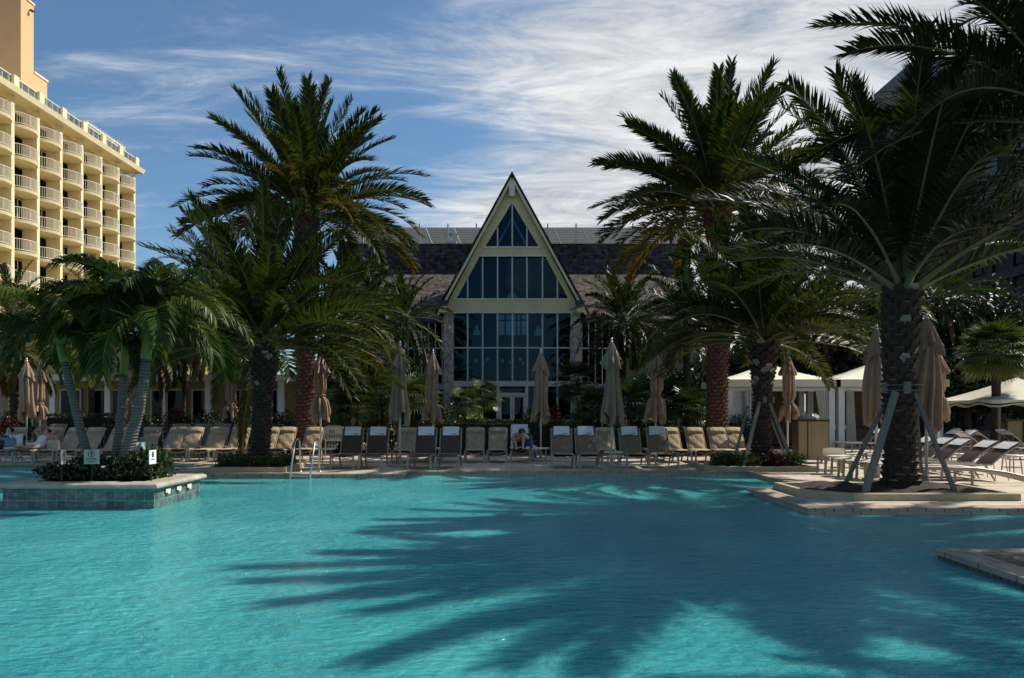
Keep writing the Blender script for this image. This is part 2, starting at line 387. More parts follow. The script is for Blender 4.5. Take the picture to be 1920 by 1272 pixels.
# ------------------------------------------------------------------ ground, water, deck
b = MB(); b.bb(-900,900,-300,1800,-3.2,-.3); struct('ground', b, M['ground'])
WZ = -.10
b = MB(); b.bb(-26,30,-4,23.6,-2.3,WZ); struct('pool_water', b, M['water'])
b = MB()                              # deck slabs
b.bb(-26,-9.3,22.5,25.6,-.32,0); b.bb(-9.3,-2.75,18.75,25.6,-.32,0); b.bb(-2.75,6.2,19.6,25.6,-.32,0)
b.bb(6.2,34,15.0,25.6,-.32,0); b.bb(4.85,34,12.2,15.0,-.32,0)
b.bb(-44,-26,-4,60,-.32,0); b.bb(-26,12,25.6,26.4,-.32,0); b.bb(12,34,25.6,34,-.32,0)
b.bb(-26,-5.4,33.5,37.6,-.32,.0)
struct('pool_deck', b, M['deck'])
b = MB(); b.bb(4.9,30,2.5,8.6,-.32,0); b.bb(-26,30,-12,2.2,-.32,0); struct('brick_deck', b, M['neardeck'])
# coping strip following the pool edge
cp = [(-26,22.5),(-9.3,22.5),(-9.3,18.75),(-2.75,18.75),(-2.75,19.6),(6.2,19.6),(6.2,15.0),(4.85,15.0),(4.85,12.2),(30,12.2)]
b = MB(); cw = .34; oh = .03
for i in range(len(cp)-1):
    (x0,y0),(x1,y1) = cp[i], cp[i+1]
    if y0 == y1:
        ya, yb = y0-oh, y0+cw
        xa, xb = min(x0,x1), max(x0,x1)
        if (x0,y0) == (-9.3,18.75): xa -= 0; 
        b.bb(xa-oh, xb+oh, ya, yb, -.055, .006)
    else:
        ya, yb = sorted((y0,y1))
        if x0 in (-9.3,): b.bb(x0-oh, x0+cw, ya+cw, yb-oh, -.055, .006)
        elif x0 == -2.75: b.bb(x0-cw, x0+oh, ya+cw, yb-oh, -.055, .006)
        else: b.bb(x0-oh, x0+cw, ya+cw, yb-oh, -.055, .006)
b.bb(4.87,30,8.28,8.62,-.055,.006); b.bb(4.87,5.2,2.5,8.27,-.055,.006)
struct('pool_coping', b, M['coping'])
b = MB(); b.bb(-26,-5.5,26.4,33.5,-.3,.03); b.bb(-5.5,12,26.4,43.4,-.3,.03); b.bb(12,38,34.0,60,-.3,.03)
struct('planting_bed', b, M['mulch'])

# ------------------------------------------------------------------ island planter in the pool
ip = thing('island_planter', 'raised planter standing in the pool, clad in slate green tile with rounded stone coping', 'planter', (-7.5,13.9,-.3))
b = MB(); b.prism([(-8.82,12.93),(-6.2,12.93),(-6.2,14.85),(-8.82,14.85)], -.3, .24)
part('tiled_wall', b, M['tile'], ip, world=True)
b = MB()
def ring(b, x0,x1,y0,y1,w,z0,z1,o=.06):
    prof = [(-o,z0),(-o-.03,z0+.02),(-o-.035,(z0+z1)/2),(-o-.02,z1-.02),(-o+.02,z1),(w,z1),(w,z0)]
    cs = [(x0,y0,1,1),(x1,y0,-1,1),(x1,y1,-1,-1),(x0,y1,1,-1)]
    n = len(prof); base = len(b.v)
    for x,y,sx,sy in cs:
        for d,z in prof: b.v.append((x+sx*d, y+sy*d, z))
    for i in range(4):
        for k in range(n):
            k2 = (k+1)%n; j = (i+1)%4
            b.f.append((base+i*n+k, base+j*n+k, base+j*n+k2, base+i*n+k2)); b.m.append(0); b.t.append(0)
ring(b, -8.82,-6.2,12.93,14.85,.34,.24,.34)
part('coping', b, M['islandcap'], ip, world=True)
b = MB(); b.bb(-8.46,-6.56,13.29,14.49,.2,.30); part('soil', b, M['mulch'], ip, world=True)
for k in range(3):
    b = MB(); b.bb(-6.185,-6.17,13.32+k*.44,13.50+k*.44,.13,.20); b.bb(-6.17,-6.155,13.38+k*.44,13.45+k*.44,.10,.13)
    part('wall_light', b, M['hotelrail'], ip, world=True)

# ------------------------------------------------------------------ kerbed planters on the deck
def curbed(x0,x1,y0,y1,label,cut=0.0,h=.13):
    t = thing('kerbed_planter', label, 'planter', ((x0+x1)/2,(y0+y1)/2,0))
    b = MB(); w = .13
    out = [(x0+cut,y0),(x1,y0),(x1,y1),(x0,y1),(x0,y0+cut)] if cut else [(x0,y0),(x1,y0),(x1,y1),(x0,y1)]
    cc2 = Vector(((x0+x1)/2,(y0+y1)/2,0)); n = len(out)
    inn = [(x+w*(1 if x<cc2.x else -1)*(1.0), y+w*(1 if y<cc2.y else -1)) for x,y in out]
    if cut: inn[0] = (x0+cut+w*.4, y0+w); inn[4] = (x0+w, y0+cut+w*.4)
    vs = [(x,y,-.01) for x,y in out]+[(x,y,h-.015) for x,y in out]+[(x+(.012 if x<cc2.x else -.012),y+(.012 if y<cc2.y else -.012),h) for x,y in out]+[(x,y,h) for x,y in inn]+[(x,y,-.01) for x,y in inn]
    fs = [(j*n+i, j*n+(i+1)%n, (j+1)*n+(i+1)%n, (j+1)*n+i) for j in range(4) for i in range(n)]
    b.add(vs, fs); part('kerb', b, M['curb'], t, world=True)
    b = MB()
    def sf(u,v):
        x = inn[0][0]*0 + (x0+w) + u*(x1-x0-2*w); y = y0+w+v*(y1-y0-2*w)
        if cut:
            e = (x-(x0+w))+(y-(y0+w)) - cut
            if e < 0: x -= e/2; y -= e/2
        edge = min(u,1-u,v,1-v)
        return (x,y,h-.05+min(edge*1.2,.16)*(.5+noise.noise(Vector((x*3,y*3,1)))*.6))
    b.grid(sf, 26, 14); part('mulch', b, M['mulch'], t, True, world=True)
    return t
curbed(-7.95,-5.85,19.3,21.2,'low cream kerbed bed at the pool edge with a trimmed hedge and a palm')
curbed(5.15,8.05,19.55,21.9,'cream kerbed bed with chamfered corner around the braced middle palm', .45)
curbed(5.35,9.0,13.2,15.3,'large cream kerbed bed with chamfered corner around the nearest braced palm', .7)

# ------------------------------------------------------------------ gabled glass hall
H = thing('gabled_hall', 'steep gabled hall with cream frame and tall dark glass front in the centre', 'building', (0,44,0))
GY = 44.0
def gx(px): return PX(px, GY)
def gz(py): return PZ(py, GY)
apex = (gx(960), gz(336)); el_ = (gx(828), gz(584)); er = (gx(1098), gz(584))
# cream gable frame with triangular and trapezoid openings
def gable_part(poly, y0, y1, m, name):
    b = MB(); b.prismy([(gx(a),gz(c)) for a,c in poly], y0, y1); part(name, b, M[m], H, world=True)
b = MB()
for poly in ([(958,346),(958,380),(907,465),(890,465)], [(907,465),(890,465)][::-1]+[(880,481),(892,481)][::1],):
    pass
def q(p): b.prismy([(gx(a),gz(c)) for a,c in p], GY-.15, GY+.15)
q([(834,587),(834,580),(960,339),(960,381),(909,465),(900,481),(855,562),(851,587)][::-1])
q([(1086,587),(1086,580),(960,339),(960,381),(1011,465),(1022,481),(1066,562),(1070,587)])
q([(850,587),(1071,587),(1066,562),(855,562)])
q([(899.5,481),(1021.5,481),(1012,465),(908,465)])
part('gable_frame', b, M['cream'], H, world=True)
b = MB()
for p in ([(905,463.5),(1015,463.5),(1015,466.5),(905,466.5)], [(896,479.5),(1026,479.5),(1026,482.5),(896,482.5)], [(850,560.5),(1071,560.5),(1071,563.5),(850,563.5)], [(846,585.5),(1075,585.5),(1075,588.5),(846,588.5)]):
    b.prismy([(gx(a),gz(c)) for a,c in p][::-1], GY-.19, GY-.152)
part('trim', b, M['beige'], H, world=True)
# roof slopes
b = MB(); th = .20
for s in (-1,1):
    ex, ez = s*4.35, gz(592); ax, az = 0, gz(336)
    d = Vector((ex-ax, ez-az)).normalized(); nrm = Vector((-d.y*s, d.x*s)) if s>0 else Vector((d.y*-1, d.x))
    nrm = Vector((abs(d.y)*s, abs(d.x)))
    pts = [(ax,az),(ex,ez),(ex+nrm.x*th,ez+nrm.y*th),(ax,az+th*1.7)]
    b.prismy(pts if s<0 else pts[::-1], GY-.42, GY+8.6)
part('roof', b, M['roofslate'], H, world=True)
b = MB()
for s in (-1,1):
    a0 = Vector((0,GY-.45,gz(339))); a1 = Vector((s*4.36,GY-.45,gz(594)))
    b.bar(a0, a1, .14, .05, up=(0,1,0))
part('barge_board', b, M['cream'], H, world=True)
b = MB(); b.bb(-.17,.17,GY-.5,GY-.16,gz(372),gz(346)); part('ridge_beam', b, M['beige'], H, world=True)
for s in (-1,1):
    b = MB(); b.bb(s*3.99-.22,s*3.99+.22,GY-.75,GY-.2,gz(589),gz(577)); part('eave_corbel', b, M['cream'], H, world=True)
    b = MB(); b.bb(s*3.99-.26,s*3.99+.22,GY-.80,GY-.3,gz(576),gz(567)); b.box((s*3.75,GY-.72,gz(570)),(.22,.12,.08)); part('floodlight', b, M['brasslamp'], H, world=True)
    b = MB()
    def pier(u,v,s=s):
        a = u*2*math.pi; sx = .30*max(-1,min(1,math.cos(a)*1.5)); sy = .45*max(-1,min(1,math.sin(a)*1.5)); z = v*gz(588)
        k = noise.noise(Vector((a*2,z*1.5,s*5)))*.07
        return (s*3.72+sx*(1+k*2), GY+.2+sy*(1+k), z)
    b.grid(pier, 28, 40, closed=True); part('stone_pier', b, M['stone'], H, world=True)
# glazing
xs = [849,877,905,933,961,989,1017,1045,1073]
rows = [(588,652),(652,716)]
b = MB()
b.bb(gx(851),gx(1071),GY+.02,GY+.04,gz(715),gz(588)); 
b.prismy([(gx(909),gz(465)),(gx(960),gz(380)),(gx(1011),gz(465))], GY+.02, GY+.04)
b.prismy([(gx(855),gz(562)),(gx(899),gz(481)),(gx(1022),gz(481)),(gx(1066),gz(562))], GY+.02, GY+.04)
b.bb(gx(851),gx(932),GY+.02,GY+.04,.1,gz(727)); b.bb(gx(989),gx(1071),GY+.02,GY+.04,.1,gz(727)); b.bb(gx(938),gx(985),GY+.02,GY+.04,gz(737),gz(728))
part('window_glass', b, M['glass'], H, world=True)
for (top,bot,pxs) in ((588,716,xs),(727,814,[849,877,905,932,989,1017,1045,1073])):
    for xq in pxs:
        b = MB(); b.bb(gx(xq)-.045,gx(xq)+.045,GY-.12,GY+.08,gz(bot),gz(top)); part('mullion', b, M['mullion'], H, world=True)
for xq in (933,960.5,988):
    yt = 380 + abs(xq-960.5)*1.66
    b = MB(); b.bb(gx(xq)-.04,gx(xq)+.04,GY-.1,GY+.08,gz(465),gz(yt)-.05); part('mullion', b, M['mullion'], H, world=True)
for xq in (877,905,933,960.5,988,1017,1045):
    yt = 481
    if xq in (877,1045): yt = 522
    b = MB(); b.bb(gx(xq)-.04,gx(xq)+.04,GY-.1,GY+.08,gz(562),gz(yt)); part('mullion', b, M['mullion'], H, world=True)
b = MB()
b.bb(gx(849),gx(1073),GY-.10,GY+.06,gz(654),gz(651.5)); part('transom', b, M['mullion'], H, world=True)
b = MB(); b.bb(gx(846),gx(1076),GY-.16,GY+.1,gz(725),gz(715)); part('transom', b, M['mullion'], H, world=True)
D = MB(); D.bb(gx(932),gx(936.5),GY-.16,GY+.1,0,gz(725)); D.bb(gx(985),gx(989.5),GY-.16,GY+.1,0,gz(725)); D.bb(gx(936.5),gx(985),GY-.14,GY+.09,gz(741),gz(737))
part('door_frame', D, M['beige'], H, world=True)
for s in (-1,1):
    b = MB(); x0, x1 = (gx(936.7),gx(960.3)) if s<0 else (gx(960.9),gx(984.8)); zt = gz(741.3)
    f = .12
    b.bb(x0,x0+f,GY-.1,GY,.02,zt); b.bb(x1-f,x1,GY-.1,GY,.02,zt); b.bb(x0+f,x1-f,GY-.1,GY,.02,.3); b.bb(x0+f,x1-f,GY-.1,GY,zt-f,zt)
    d = part('door', b, M['beige'], H, world=True)
    b = MB(); b.bb(x0+f,x1-f,GY-.06,GY-.04,.3,zt-f); part('pane', b, M['glass'], d, world=True)
    b = MB(); xh = x1-.06 if s<0 else x0+.06; b.bb(xh-.015,xh+.015,GY-.15,GY-.11,1.0,1.3); part('handle', b, M['steel'], d, world=True)
# interior shell, open at the back window
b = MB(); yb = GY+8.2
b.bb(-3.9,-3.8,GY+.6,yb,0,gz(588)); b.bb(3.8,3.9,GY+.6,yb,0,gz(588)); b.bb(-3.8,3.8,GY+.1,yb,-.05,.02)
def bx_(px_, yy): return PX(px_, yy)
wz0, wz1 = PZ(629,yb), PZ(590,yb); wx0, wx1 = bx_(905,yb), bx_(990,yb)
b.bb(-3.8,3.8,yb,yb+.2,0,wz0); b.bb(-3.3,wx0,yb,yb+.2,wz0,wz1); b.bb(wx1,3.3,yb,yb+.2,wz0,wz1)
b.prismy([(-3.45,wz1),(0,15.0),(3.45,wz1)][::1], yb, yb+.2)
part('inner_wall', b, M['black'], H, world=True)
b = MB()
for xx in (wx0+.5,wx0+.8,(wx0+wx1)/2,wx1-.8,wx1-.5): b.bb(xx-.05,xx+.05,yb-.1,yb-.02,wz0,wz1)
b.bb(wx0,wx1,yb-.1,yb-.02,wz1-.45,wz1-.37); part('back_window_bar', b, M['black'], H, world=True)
def emis(name, c, s):
    m, nt2, bs = newmat(name); bs.inputs['Base Color'].default_value = rgba(c)
    bs.inputs['Emission Color'].default_value = rgba(c); bs.inputs['Emission Strength'].default_value = s; return m
M['shade'] = emis('lit_lamp_shade', (.75,.85,.85), .55)
M['glow'] = emis('lit_lamp', (1,.85,.6), 2.0)
for (qx,qt,qb,w_) in ((960,546,563,14),(894,610,628,8),(1009,610,628,8)):
    Y_ = GY+3.5; b = MB(); b.lathe([(.03,PZ(qt,Y_)),(PX(960+w_,Y_),PZ(qb,Y_)),(PX(960+w_,Y_)*.96,PZ(qb,Y_))], (PX(qx,Y_),Y_,0), 16)
    part('pendant_shade', b, M['shade'], H, world=True)
b = MB(); Y_ = GY+5
for qx,qy in ((893,676),(906,680),(914,674),(942,677),(956,680),(962,676),(975,674),(981,681),(1047,676),(1054,684)):
    b.box((PX(qx,Y_),Y_,PZ(qy,Y_)),(.16,.1,.22))
part('wall_lamps', b, M['shade'], H, world=True)
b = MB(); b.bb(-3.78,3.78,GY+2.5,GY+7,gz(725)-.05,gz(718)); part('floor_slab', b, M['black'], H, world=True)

# ------------------------------------------------------------------ wings with two pitch roof
for s in (-1,1):
    side = 'left' if s<0 else 'right'
    W = thing('roofed_wing', 'long wing %s of the gabled hall under brown shingles and a dark slate band' % side, 'building', (s*8.6,49,0), group=None)
    x0, x1 = (4.4, 12.75)
    def sx(a,b_): return (a,b_) if s>0 else (-b_,-a)
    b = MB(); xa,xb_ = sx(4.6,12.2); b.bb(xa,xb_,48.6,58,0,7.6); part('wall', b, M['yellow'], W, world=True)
    b = MB(); xa,xb_ = sx(4.0,12.9)
    b.add([(xa,47.6,7.45),(xb_,47.6,7.45),(xb_,54,11.45),(xa,54,11.45),(xa,47.6,7.15),(xb_,47.6,7.15),(xb_,54,11.15),(xa,54,11.15)],
          [(0,1,2,3),(7,6,5,4),(0,4,5,1),(1,5,6,2),(2,6,7,3),(3,7,4,0)]); part('lower_roof', b, M['roofbrown'], W, world=True)
    b = MB(); xa,xb_ = sx(1.2,12.75)
    b.add([(xa,53.9,11.3),(xb_,53.9,11.3),(xb_,55,13.9),(xa,55,13.9),(xa,59,13.9),(xb_,59,13.9),(xb_,59,0),(xa,59,0),(xa,57,0),(xb_,57,0)],
          [(0,1,2,3),(3,2,5,4),(4,5,6,7)]); b.bb(xb_-.1,xb_,53.9,58,0,11.3) if s>0 else b.bb(xa,xa+.1,53.9,58,0,11.3)
    part('slate_band', b, M['roofslate'], W, world=True)
    # glazed bay beside the hall
    ya = 45.6; b = MB(); xa,xb_ = sx(4.1,6.3); b.bb(xa,xb_,ya,ya+.04,.1,6.9); part('window_glass', b, M['darkglass'], W, world=True)
    b = MB(); b.bb(xa,xb_,ya+1.4,ya+1.5,0,7.2); part('dark_lining', b, M['black'], W, world=True)
    for k in range(5):
        xm = s*(4.25+k*.42); b = MB(); b.bb(xm-.03,xm+.03,ya-.08,ya-.01,0,6.9); part('mullion', b, M['mullion'], W, world=True)
    b = MB()
    b.bb(xa,xb_,ya-.11,ya-.081,5.35,5.43); part('transom', b, M['mullion'], W, world=True); b = MB()
    b.bb(xa,xb_,ya-.3,ya-.12,2.85,3.2); part('transom', b, M['mullion'], W, world=True)
    # ground floor windows of the wing
    for k in range(2):
        xm = s*(7.6+k*2.4); b = MB(); b.bb(xm-.6,xm+.6,48.5,48.57,.9,2.9); f_ = part('window', b, M['mullion'], W, world=True)
        b = MB(); b.bb(xm-.5,xm+.5,48.46,48.49,1.0,2.8); part('pane', b, M['darkglass'], f_, world=True)
# louvred rooftop screen
for s in (-1,1):
    T = thing('rooftop_screen', 'grey louvred screen with white posts on the roof %s of the gable' % ('left' if s<0 else 'right'), 'roof screen', (s*7,58,13.9))
    b = MB(); xa, xb_ = (1.6,13.9) if s>0 else (-13.9,-1.6)
    for k in range(11):
        z = 14.15+k*.165; y = 57.0+k*.14
        b.add([(xa,y,z),(xb_,y,z),(xb_,y+.10,z+.135),(xa,y+.10,z+.135),(xa,y+.03,z-.02),(xb_,y+.03,z-.02)], [(0,1,2,3),(0,4,5,1),(3,2,5,4)])
    part('louvre_panel', b, mat('louvre_grey', (.21,.20,.175), .6, .15, .6) if s<0 else bpy.data.materials['louvre_grey'], T, world=True)
    b = MB(); b.bb(xa,xb_,59.2,59.3,14.0,16.0); part('screen_back', b, mat('screen_back', (.16,.15,.13)) if s<0 else bpy.data.materials['screen_back'], T, world=True)
    for k in range(6):
        xm = s*(2.7+k*2.15)
        b = MB(); b.bb(xm-.05,xm+.05,56.5,56.6,13.9,15.75); part('post', b, M['mullion'], T, world=True)
        b = MB(); b.bar((xm+.45,56.55,15.4),(xm+1.05,56.4,13.92),.10,.10); part('brace', b, M['mullion'], T, world=True)
b = MB(); b.bb(-4.95,-4.15,55.6,56.2,13.9,14.25); b.bb(-4.6,-4.5,55.85,55.95,14.25,15.2); b.bb(-5.1,-4.0,55.85,55.95,14.72,14.86)
solo('roof_vent', b, M['mullion'], 'small white cross shaped vent on a box on the slate roof left of the gable', 'roof vent', loc=(-4.55,55.9,13.9))

# ------------------------------------------------------------------ hotel with curved balconies
HT = thing('hotel_block', 'pale yellow hotel block with rows of curved white balconies', 'building', (-54,76,0))
HXf = -45.3; bay = 3.617; ycol = [89.0-bay*k for k in range(9)]
floors = [27.6-2.87*k for k in range(10)]
b = MB(); b.bb(-66,-46.5,58,89.1,0,30.2)
part('wall', b, M['hotel'], HT, world=True)
b = MB(); b.add([(-66,57,30.05),(-44.35,57,30.05),(-44.35,89.9,30.05),(-66,89.9,30.05),(-66,57,30.55),(-44.2,57,30.55),(-44.2,90.05,30.55),(-66,90.05,30.55)],
      [(3,2,1,0),(4,5,6,7),(0,1,5,4),(1,2,6,5),(2,3,7,6),(3,0,4,7)])
b.bb(-46.49,-46.15,58,89.2,29.35,30.046)
part('roof', b, M['hotel'], HT, world=True)
for y in ycol:
    b = MB(); b.bb(-45.0+.02,-44.62,y-.36,y+.36,30.55,31.75); part('parapet_pier', b, M['hotel'], HT, world=True)
b = MB(); b.bb(-44.9,-44.86,58,89.9,30.62,31.62); b.bb(-66,-44.9,89.86,89.9,30.62,31.62); g_ = part('balustrade', b, M['railglass'], HT, world=True)
b = MB(); b.bb(-44.92,-44.84,58,89.94,31.62,31.70)
yy = 58.5
while yy < 90: b.bb(-44.91,-44.85,yy-.02,yy+.02,30.55,31.62); yy += .9
part('handrail', b, M['hotelrail'], g_, world=True)
for y in ycol:
    b = MB(); b.bb(-46.48,-45.25,y-.12,y+.12,0,29.34); b.bb(-45.45,-44.98,y-.2,y+.2,0,30.046); part('column', b, M['hotel'], HT, world=True)
# one bay: slab with curved skirt, railing, glazed doors
def arc(t, r=1.0):   # bulging plan of the balcony, t 0..1
    y = (t-.5)*(bay-.42); return (HXf+.25 + r*(1-(2*t-1)**2)**.75*.9, y)
bal = None; door = None
for y0 in ycol:
    for fz in floors:
        yc = y0-bay/2
        loc = (0,0,0)
        if bal is None:
            b = MB(); n = 18
            P1 = [arc(i/n) for i in range(n+1)]
            vs = [(x,y,0) for x,y in P1]+[(x*1+(-46.45-x)*.03,y,-.27) for x,y in P1]
            vs += [(-46.45,P1[0][1],0),(-46.45,P1[-1][1],0),(-46.45,P1[0][1],-.22),(-46.45,P1[-1][1],-.22)]
            fs = [(i,n+1+i,n+2+i,i+1) for i in range(n)]
            fs.append(tuple([2*n+2]+list(range(n+1))+[2*n+3])[::1]); fs.append(tuple([2*n+4]+list(range(n+1,2*n+2))+[2*n+5])[::-1])
            b.add(vs, fs)
            bal = part('balcony', b, M['hotel'], HT)
            b = MB(); m_ = 26
            b.tube([(arc(i/n)[0]-.05,arc(i/n)[1],1.08) for i in range(n+1)], .035, 5)
            b.tube([(arc(i/n)[0]-.05,arc(i/n)[1],.12) for i in range(n+1)], .03, 5)
            for i in range(m_+1):
                x,y = arc(i/m_*.98+.01); w_ = .05 if i in (0,9,17,26) else .022
                b.box((x-.05,y,.58),(w_,w_,.95))
            part('railing', b, M['hotelrail'], bal)
            bal.location = (54, yc-76, fz)
            b = MB(); b.bb(-46.46,-46.40,-.45,1.62,0,2.5); door = part('balcony_door', b, M['darkglass'], HT)
            b = MB()
            for q_ in (-.45,.24,.93,1.62): b.bb(-46.40,-46.36,q_-.03,q_+.03,0,2.5)
            b.bb(-46.40,-46.36,-.45,1.62,2.44,2.5); part('door_frame', b, M['hotelrail'], door)
            b = MB(); b.bb(-46.49,-46.465,-.45,1.62,0,2.5); part('curtain', b, M['darktrim'], door)
            door.location = (54, yc-76, fz)
            doors = [door]
            for (c0,c1,mm) in ((-.45,.5,'curtain'),(.9,1.62,'cabanawood')):
                b = MB(); b.bb(-46.46,-46.40,-.45,1.62,0,2.5); d2 = part('balcony_door', b, M['darkglass'], HT)
                cf = door.children[0].copy(); col.objects.link(cf); cf.parent = d2
                b = MB(); b.grid(lambda u,v: (-46.47-.01*math.sin(u*40), c0+(c1-c0)*u, 2.5*v), 24, 1); part('curtain', b, M[mm], d2)
                d2.location = (54, yc-76, fz-2.87*len(doors)); doors.append(d2)
        else:
            dup_part(bal, HT, (54, yc-76, fz)); q_ = dup_part(random.choice(doors), HT, (54, yc-76, fz))
OT = thing('orange_roof_tower', 'tall orange stucco tower standing on the roof of the balconied hotel', 'tower', (-57,79,30.5))
b = MB(); b.bb(-64,-50,76.0,78.05,30.5,43.9); b.bb(-64,-50.0,78.05,80.3,30.5,36.9); part('wall', b, M['orange'], OT, world=True)
b = MB(); b.bb(-64.1,-49.9,78.06,80.4,36.9,37.1); b.bb(-64.1,-49.9,75.9,78.15,43.9,44.1); part('capping', b, M['hotel'], OT, world=True)
b = MB(); b.bb(-49.97,-49.7,77.3,77.4,43.0,43.15); b.bb(-49.8,-49.5,77.2,77.5,42.9,43.0); part('roof_lamp', b, M['brasslamp'], OT, world=True)
b = MB(); b.bb(-49.96,-49.9,78.6,79.3,30.6,32.9); part('door', b, M['hotelrail'], OT, world=True)
b = MB()
for k in range(14): b.bar((-46.0,81.0+k*.6,33.0),(-48.5,81.0+k*.6,33.0),.08,.16)
b.bb(-46.2,-46.1,80.8,89.0,32.8,32.95); b.bb(-48.4,-48.3,80.8,89.0,32.8,32.95)
for k in range(4): b.bb(-46.22,-46.08,81+k*2.6,81.14+k*2.6,30.5,32.8)
solo('roof_pergola', b, M['hotelrail'], 'white slatted pergola on the hotel roof behind the glass balustrade', 'pergola', loc=(-47,85,30.5))

# ------------------------------------------------------------------ low terrace building on the left
LB = thing('terrace_building', 'low yellow terrace building with white posts and dark glass doors behind the left palms', 'building', (-16,39,0))
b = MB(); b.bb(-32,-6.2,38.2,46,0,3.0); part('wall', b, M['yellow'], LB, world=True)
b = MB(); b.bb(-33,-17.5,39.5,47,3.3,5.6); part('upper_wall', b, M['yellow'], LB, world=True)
b = MB(); b.bb(-33,-5.6,35.6,47,3.02,3.32); part('fascia', b, M['beige'], LB, world=True)
b = MB(); b.bb(-14.6,-11.8,35.9,36.2,3.32,3.9); part('parapet', b, M['beige'], LB, world=True)
for xq in (-1,102,205,308,392,470,528):
    X_ = PX(xq,36.2); b = MB(); b.bb(X_-.13,X_+.13,36.0,36.26,0,3.02); part('post', b, M['whitecol'], LB, world=True)
for k,(a,c) in enumerate(((20,60),(115,150),(178,232),(285,345),(362,388),(425,450),(455,478),(500,520))):
    x0,x1 = PX(a,38.1),PX(c,38.1); b = MB(); b.bb(x0-.08,x1+.08,38.06,38.18,0,2.7); f_ = part('glass_door', b, M['mullion'], LB, world=True)
    b = MB(); nn_ = 2 if x1-x0 > 1 else 1
    for j in range(nn_): b.bb(x0+j*(x1-x0)/nn_+.03,x0+(j+1)*(x1-x0)/nn_-.03,38.02,38.05,.1,2.6)
    part('pane', b, M['darkglass'], f_, world=True)
# dark shuttered block on the right and far grey tower
SB = thing('shuttered_block', 'dark timber sided block in shade behind the palms on the right', 'building', (45,61,0))
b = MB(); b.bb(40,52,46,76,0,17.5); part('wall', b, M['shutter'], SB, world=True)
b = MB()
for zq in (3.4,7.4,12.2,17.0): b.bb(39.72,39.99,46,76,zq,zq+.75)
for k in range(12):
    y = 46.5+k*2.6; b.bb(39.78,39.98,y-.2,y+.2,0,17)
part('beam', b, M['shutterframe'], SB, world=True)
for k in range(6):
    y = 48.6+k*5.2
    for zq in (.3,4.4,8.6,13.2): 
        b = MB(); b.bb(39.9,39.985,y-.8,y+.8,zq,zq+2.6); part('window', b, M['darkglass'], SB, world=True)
TB = thing('grey_tower_block', 'tall grey tower block far behind the fronds at upper right', 'building', (66,102,0))
b = MB(); b.bb(54.3,82,100,112,0,49); part('wall', b, M['greytower'], TB, world=True)
b = MB()
for k in range(15): b.bb(54.2,82.1,99.8,100,3+k*3.3,3.35+k*3.3)
part('floor_band', b, M['shutter'], TB, world=True)
for k in range(6):
    for j in range(13):
        if j < 5: continue
        b = MB(); b.bb(57+k*4,59.4+k*4,99.86,99.98,4.2+j*3.3,5.9+j*3.3); part('window', b, M['darkglass'], TB, world=True)

# ------------------------------------------------------------------ cabanas and pavilion
def cabana(x0,x1,y0,y1,label,grp):
    t = thing('cabana', label, 'cabana', ((x0+x1)/2,y0,0), group=grp)
    ez, e1, az = 2.60, 2.90, 3.72; cx,cy = (x0+x1)/2,(y0+y1)/2; o = .12
    b = MB()
    def rf(u,v):
        k = v; sx_ = -1+2*((u*4)%1)
        side = int(u*4)%4; s_ = [(sx_,-1),(1,sx_),(-sx_,1),(-1,-sx_)][side]
        hw,hd = (x1-x0)/2+o,(y1-y0)/2+o
        zq = e1+(az-e1)*(k**1.0) - .10*math.sin(math.pi*k)*(.6+.4*abs(sx_))
        return (cx+s_[0]*hw*(1-k)+0, cy+s_[1]*hd*(1-k), zq)
    b.grid(rf, 32, 10, closed=True)
    part('roof', b, M['canvas'], t, world=True)
    b = MB()
    hw,hd = (x1-x0)/2+o,(y1-y0)/2+o
    b.bb(cx-hw,cx+hw,cy-hd-.03,cy-hd,ez,e1+.01); b.bb(cx-hw,cx+hw,cy+hd,cy+hd+.03,ez,e1+.01)
    b.bb(cx-hw-.03,cx-hw,cy-hd-.03,cy+hd+.03,ez,e1+.01); b.bb(cx+hw,cx+hw+.03,cy-hd-.03,cy+hd+.03,ez,e1+.01)
    part('valance', b, M['canvas'], t, world=True)
    for px_ in (x0+.15,x1-.15):
        for py_ in (y0+.15,y1-.15):
            b = MB(); b.box((px_,py_,1.3),(.26,.26,2.62)); part('post', b, M['whitecol'], t, world=True)
    b = MB(); b.bb(x0+.02,x1-.02,y1-.05,y1-.01,0,2.58); part('back_panel', b, M['cabanawood'], t, world=True)
    b = MB(); b.bb(x0+.3,x1-.3,y0+.12,y0+.18,2.42,2.58); part('rail', b, M['whitecol'], t, world=True)
    return t
def curtain(t, x, y, w0, w1, z0=0.06, z1=2.45, lean=0.0, axis='x'):
    b = MB()
    def f(u,v):
        w_ = w0+(w1-w0)*v; k = (u-.5)*w_ + lean*(1-v)
        d = .05*math.sin(u*math.pi*10)*(.5+.5*(1-v)+.2)
        return (x+k,y+d,z0+(z1-z0)*v) if axis=='x' else (x+d,y+k,z0+(z1-z0)*v)
    b.grid(f, 60, 6); part('curtain', b, M['curtain'], t, True, world=True)
YC = 31.6
cA = cabana(PX(1363,YC),PX(1567,YC),YC,YC+3.6,'white cabana behind the middle braced palm with a closed left side', 'cabanas')
cB = cabana(PX(1572,YC),PX(1770,YC),YC,YC+3.6,'white cabana right of the towel cabinet, with its curtain tied back', 'cabanas')
b = MB(); b.bb(PX(1363,YC)+.03,PX(1363,YC)+.07,YC+.3,YC+3.3,.05,2.5); b.bb(PX(1363,YC)+.1,PX(1363,YC)+1.0,YC+.28,YC+.31,.05,2.5); part('side_panel', b, M['curtain'], cA, world=True)
curtain(cA, PX(1411,YC), YC+.1, .5,.6); curtain(cA, PX(1545,YC), YC+.1, .28,.62, lean=.16)
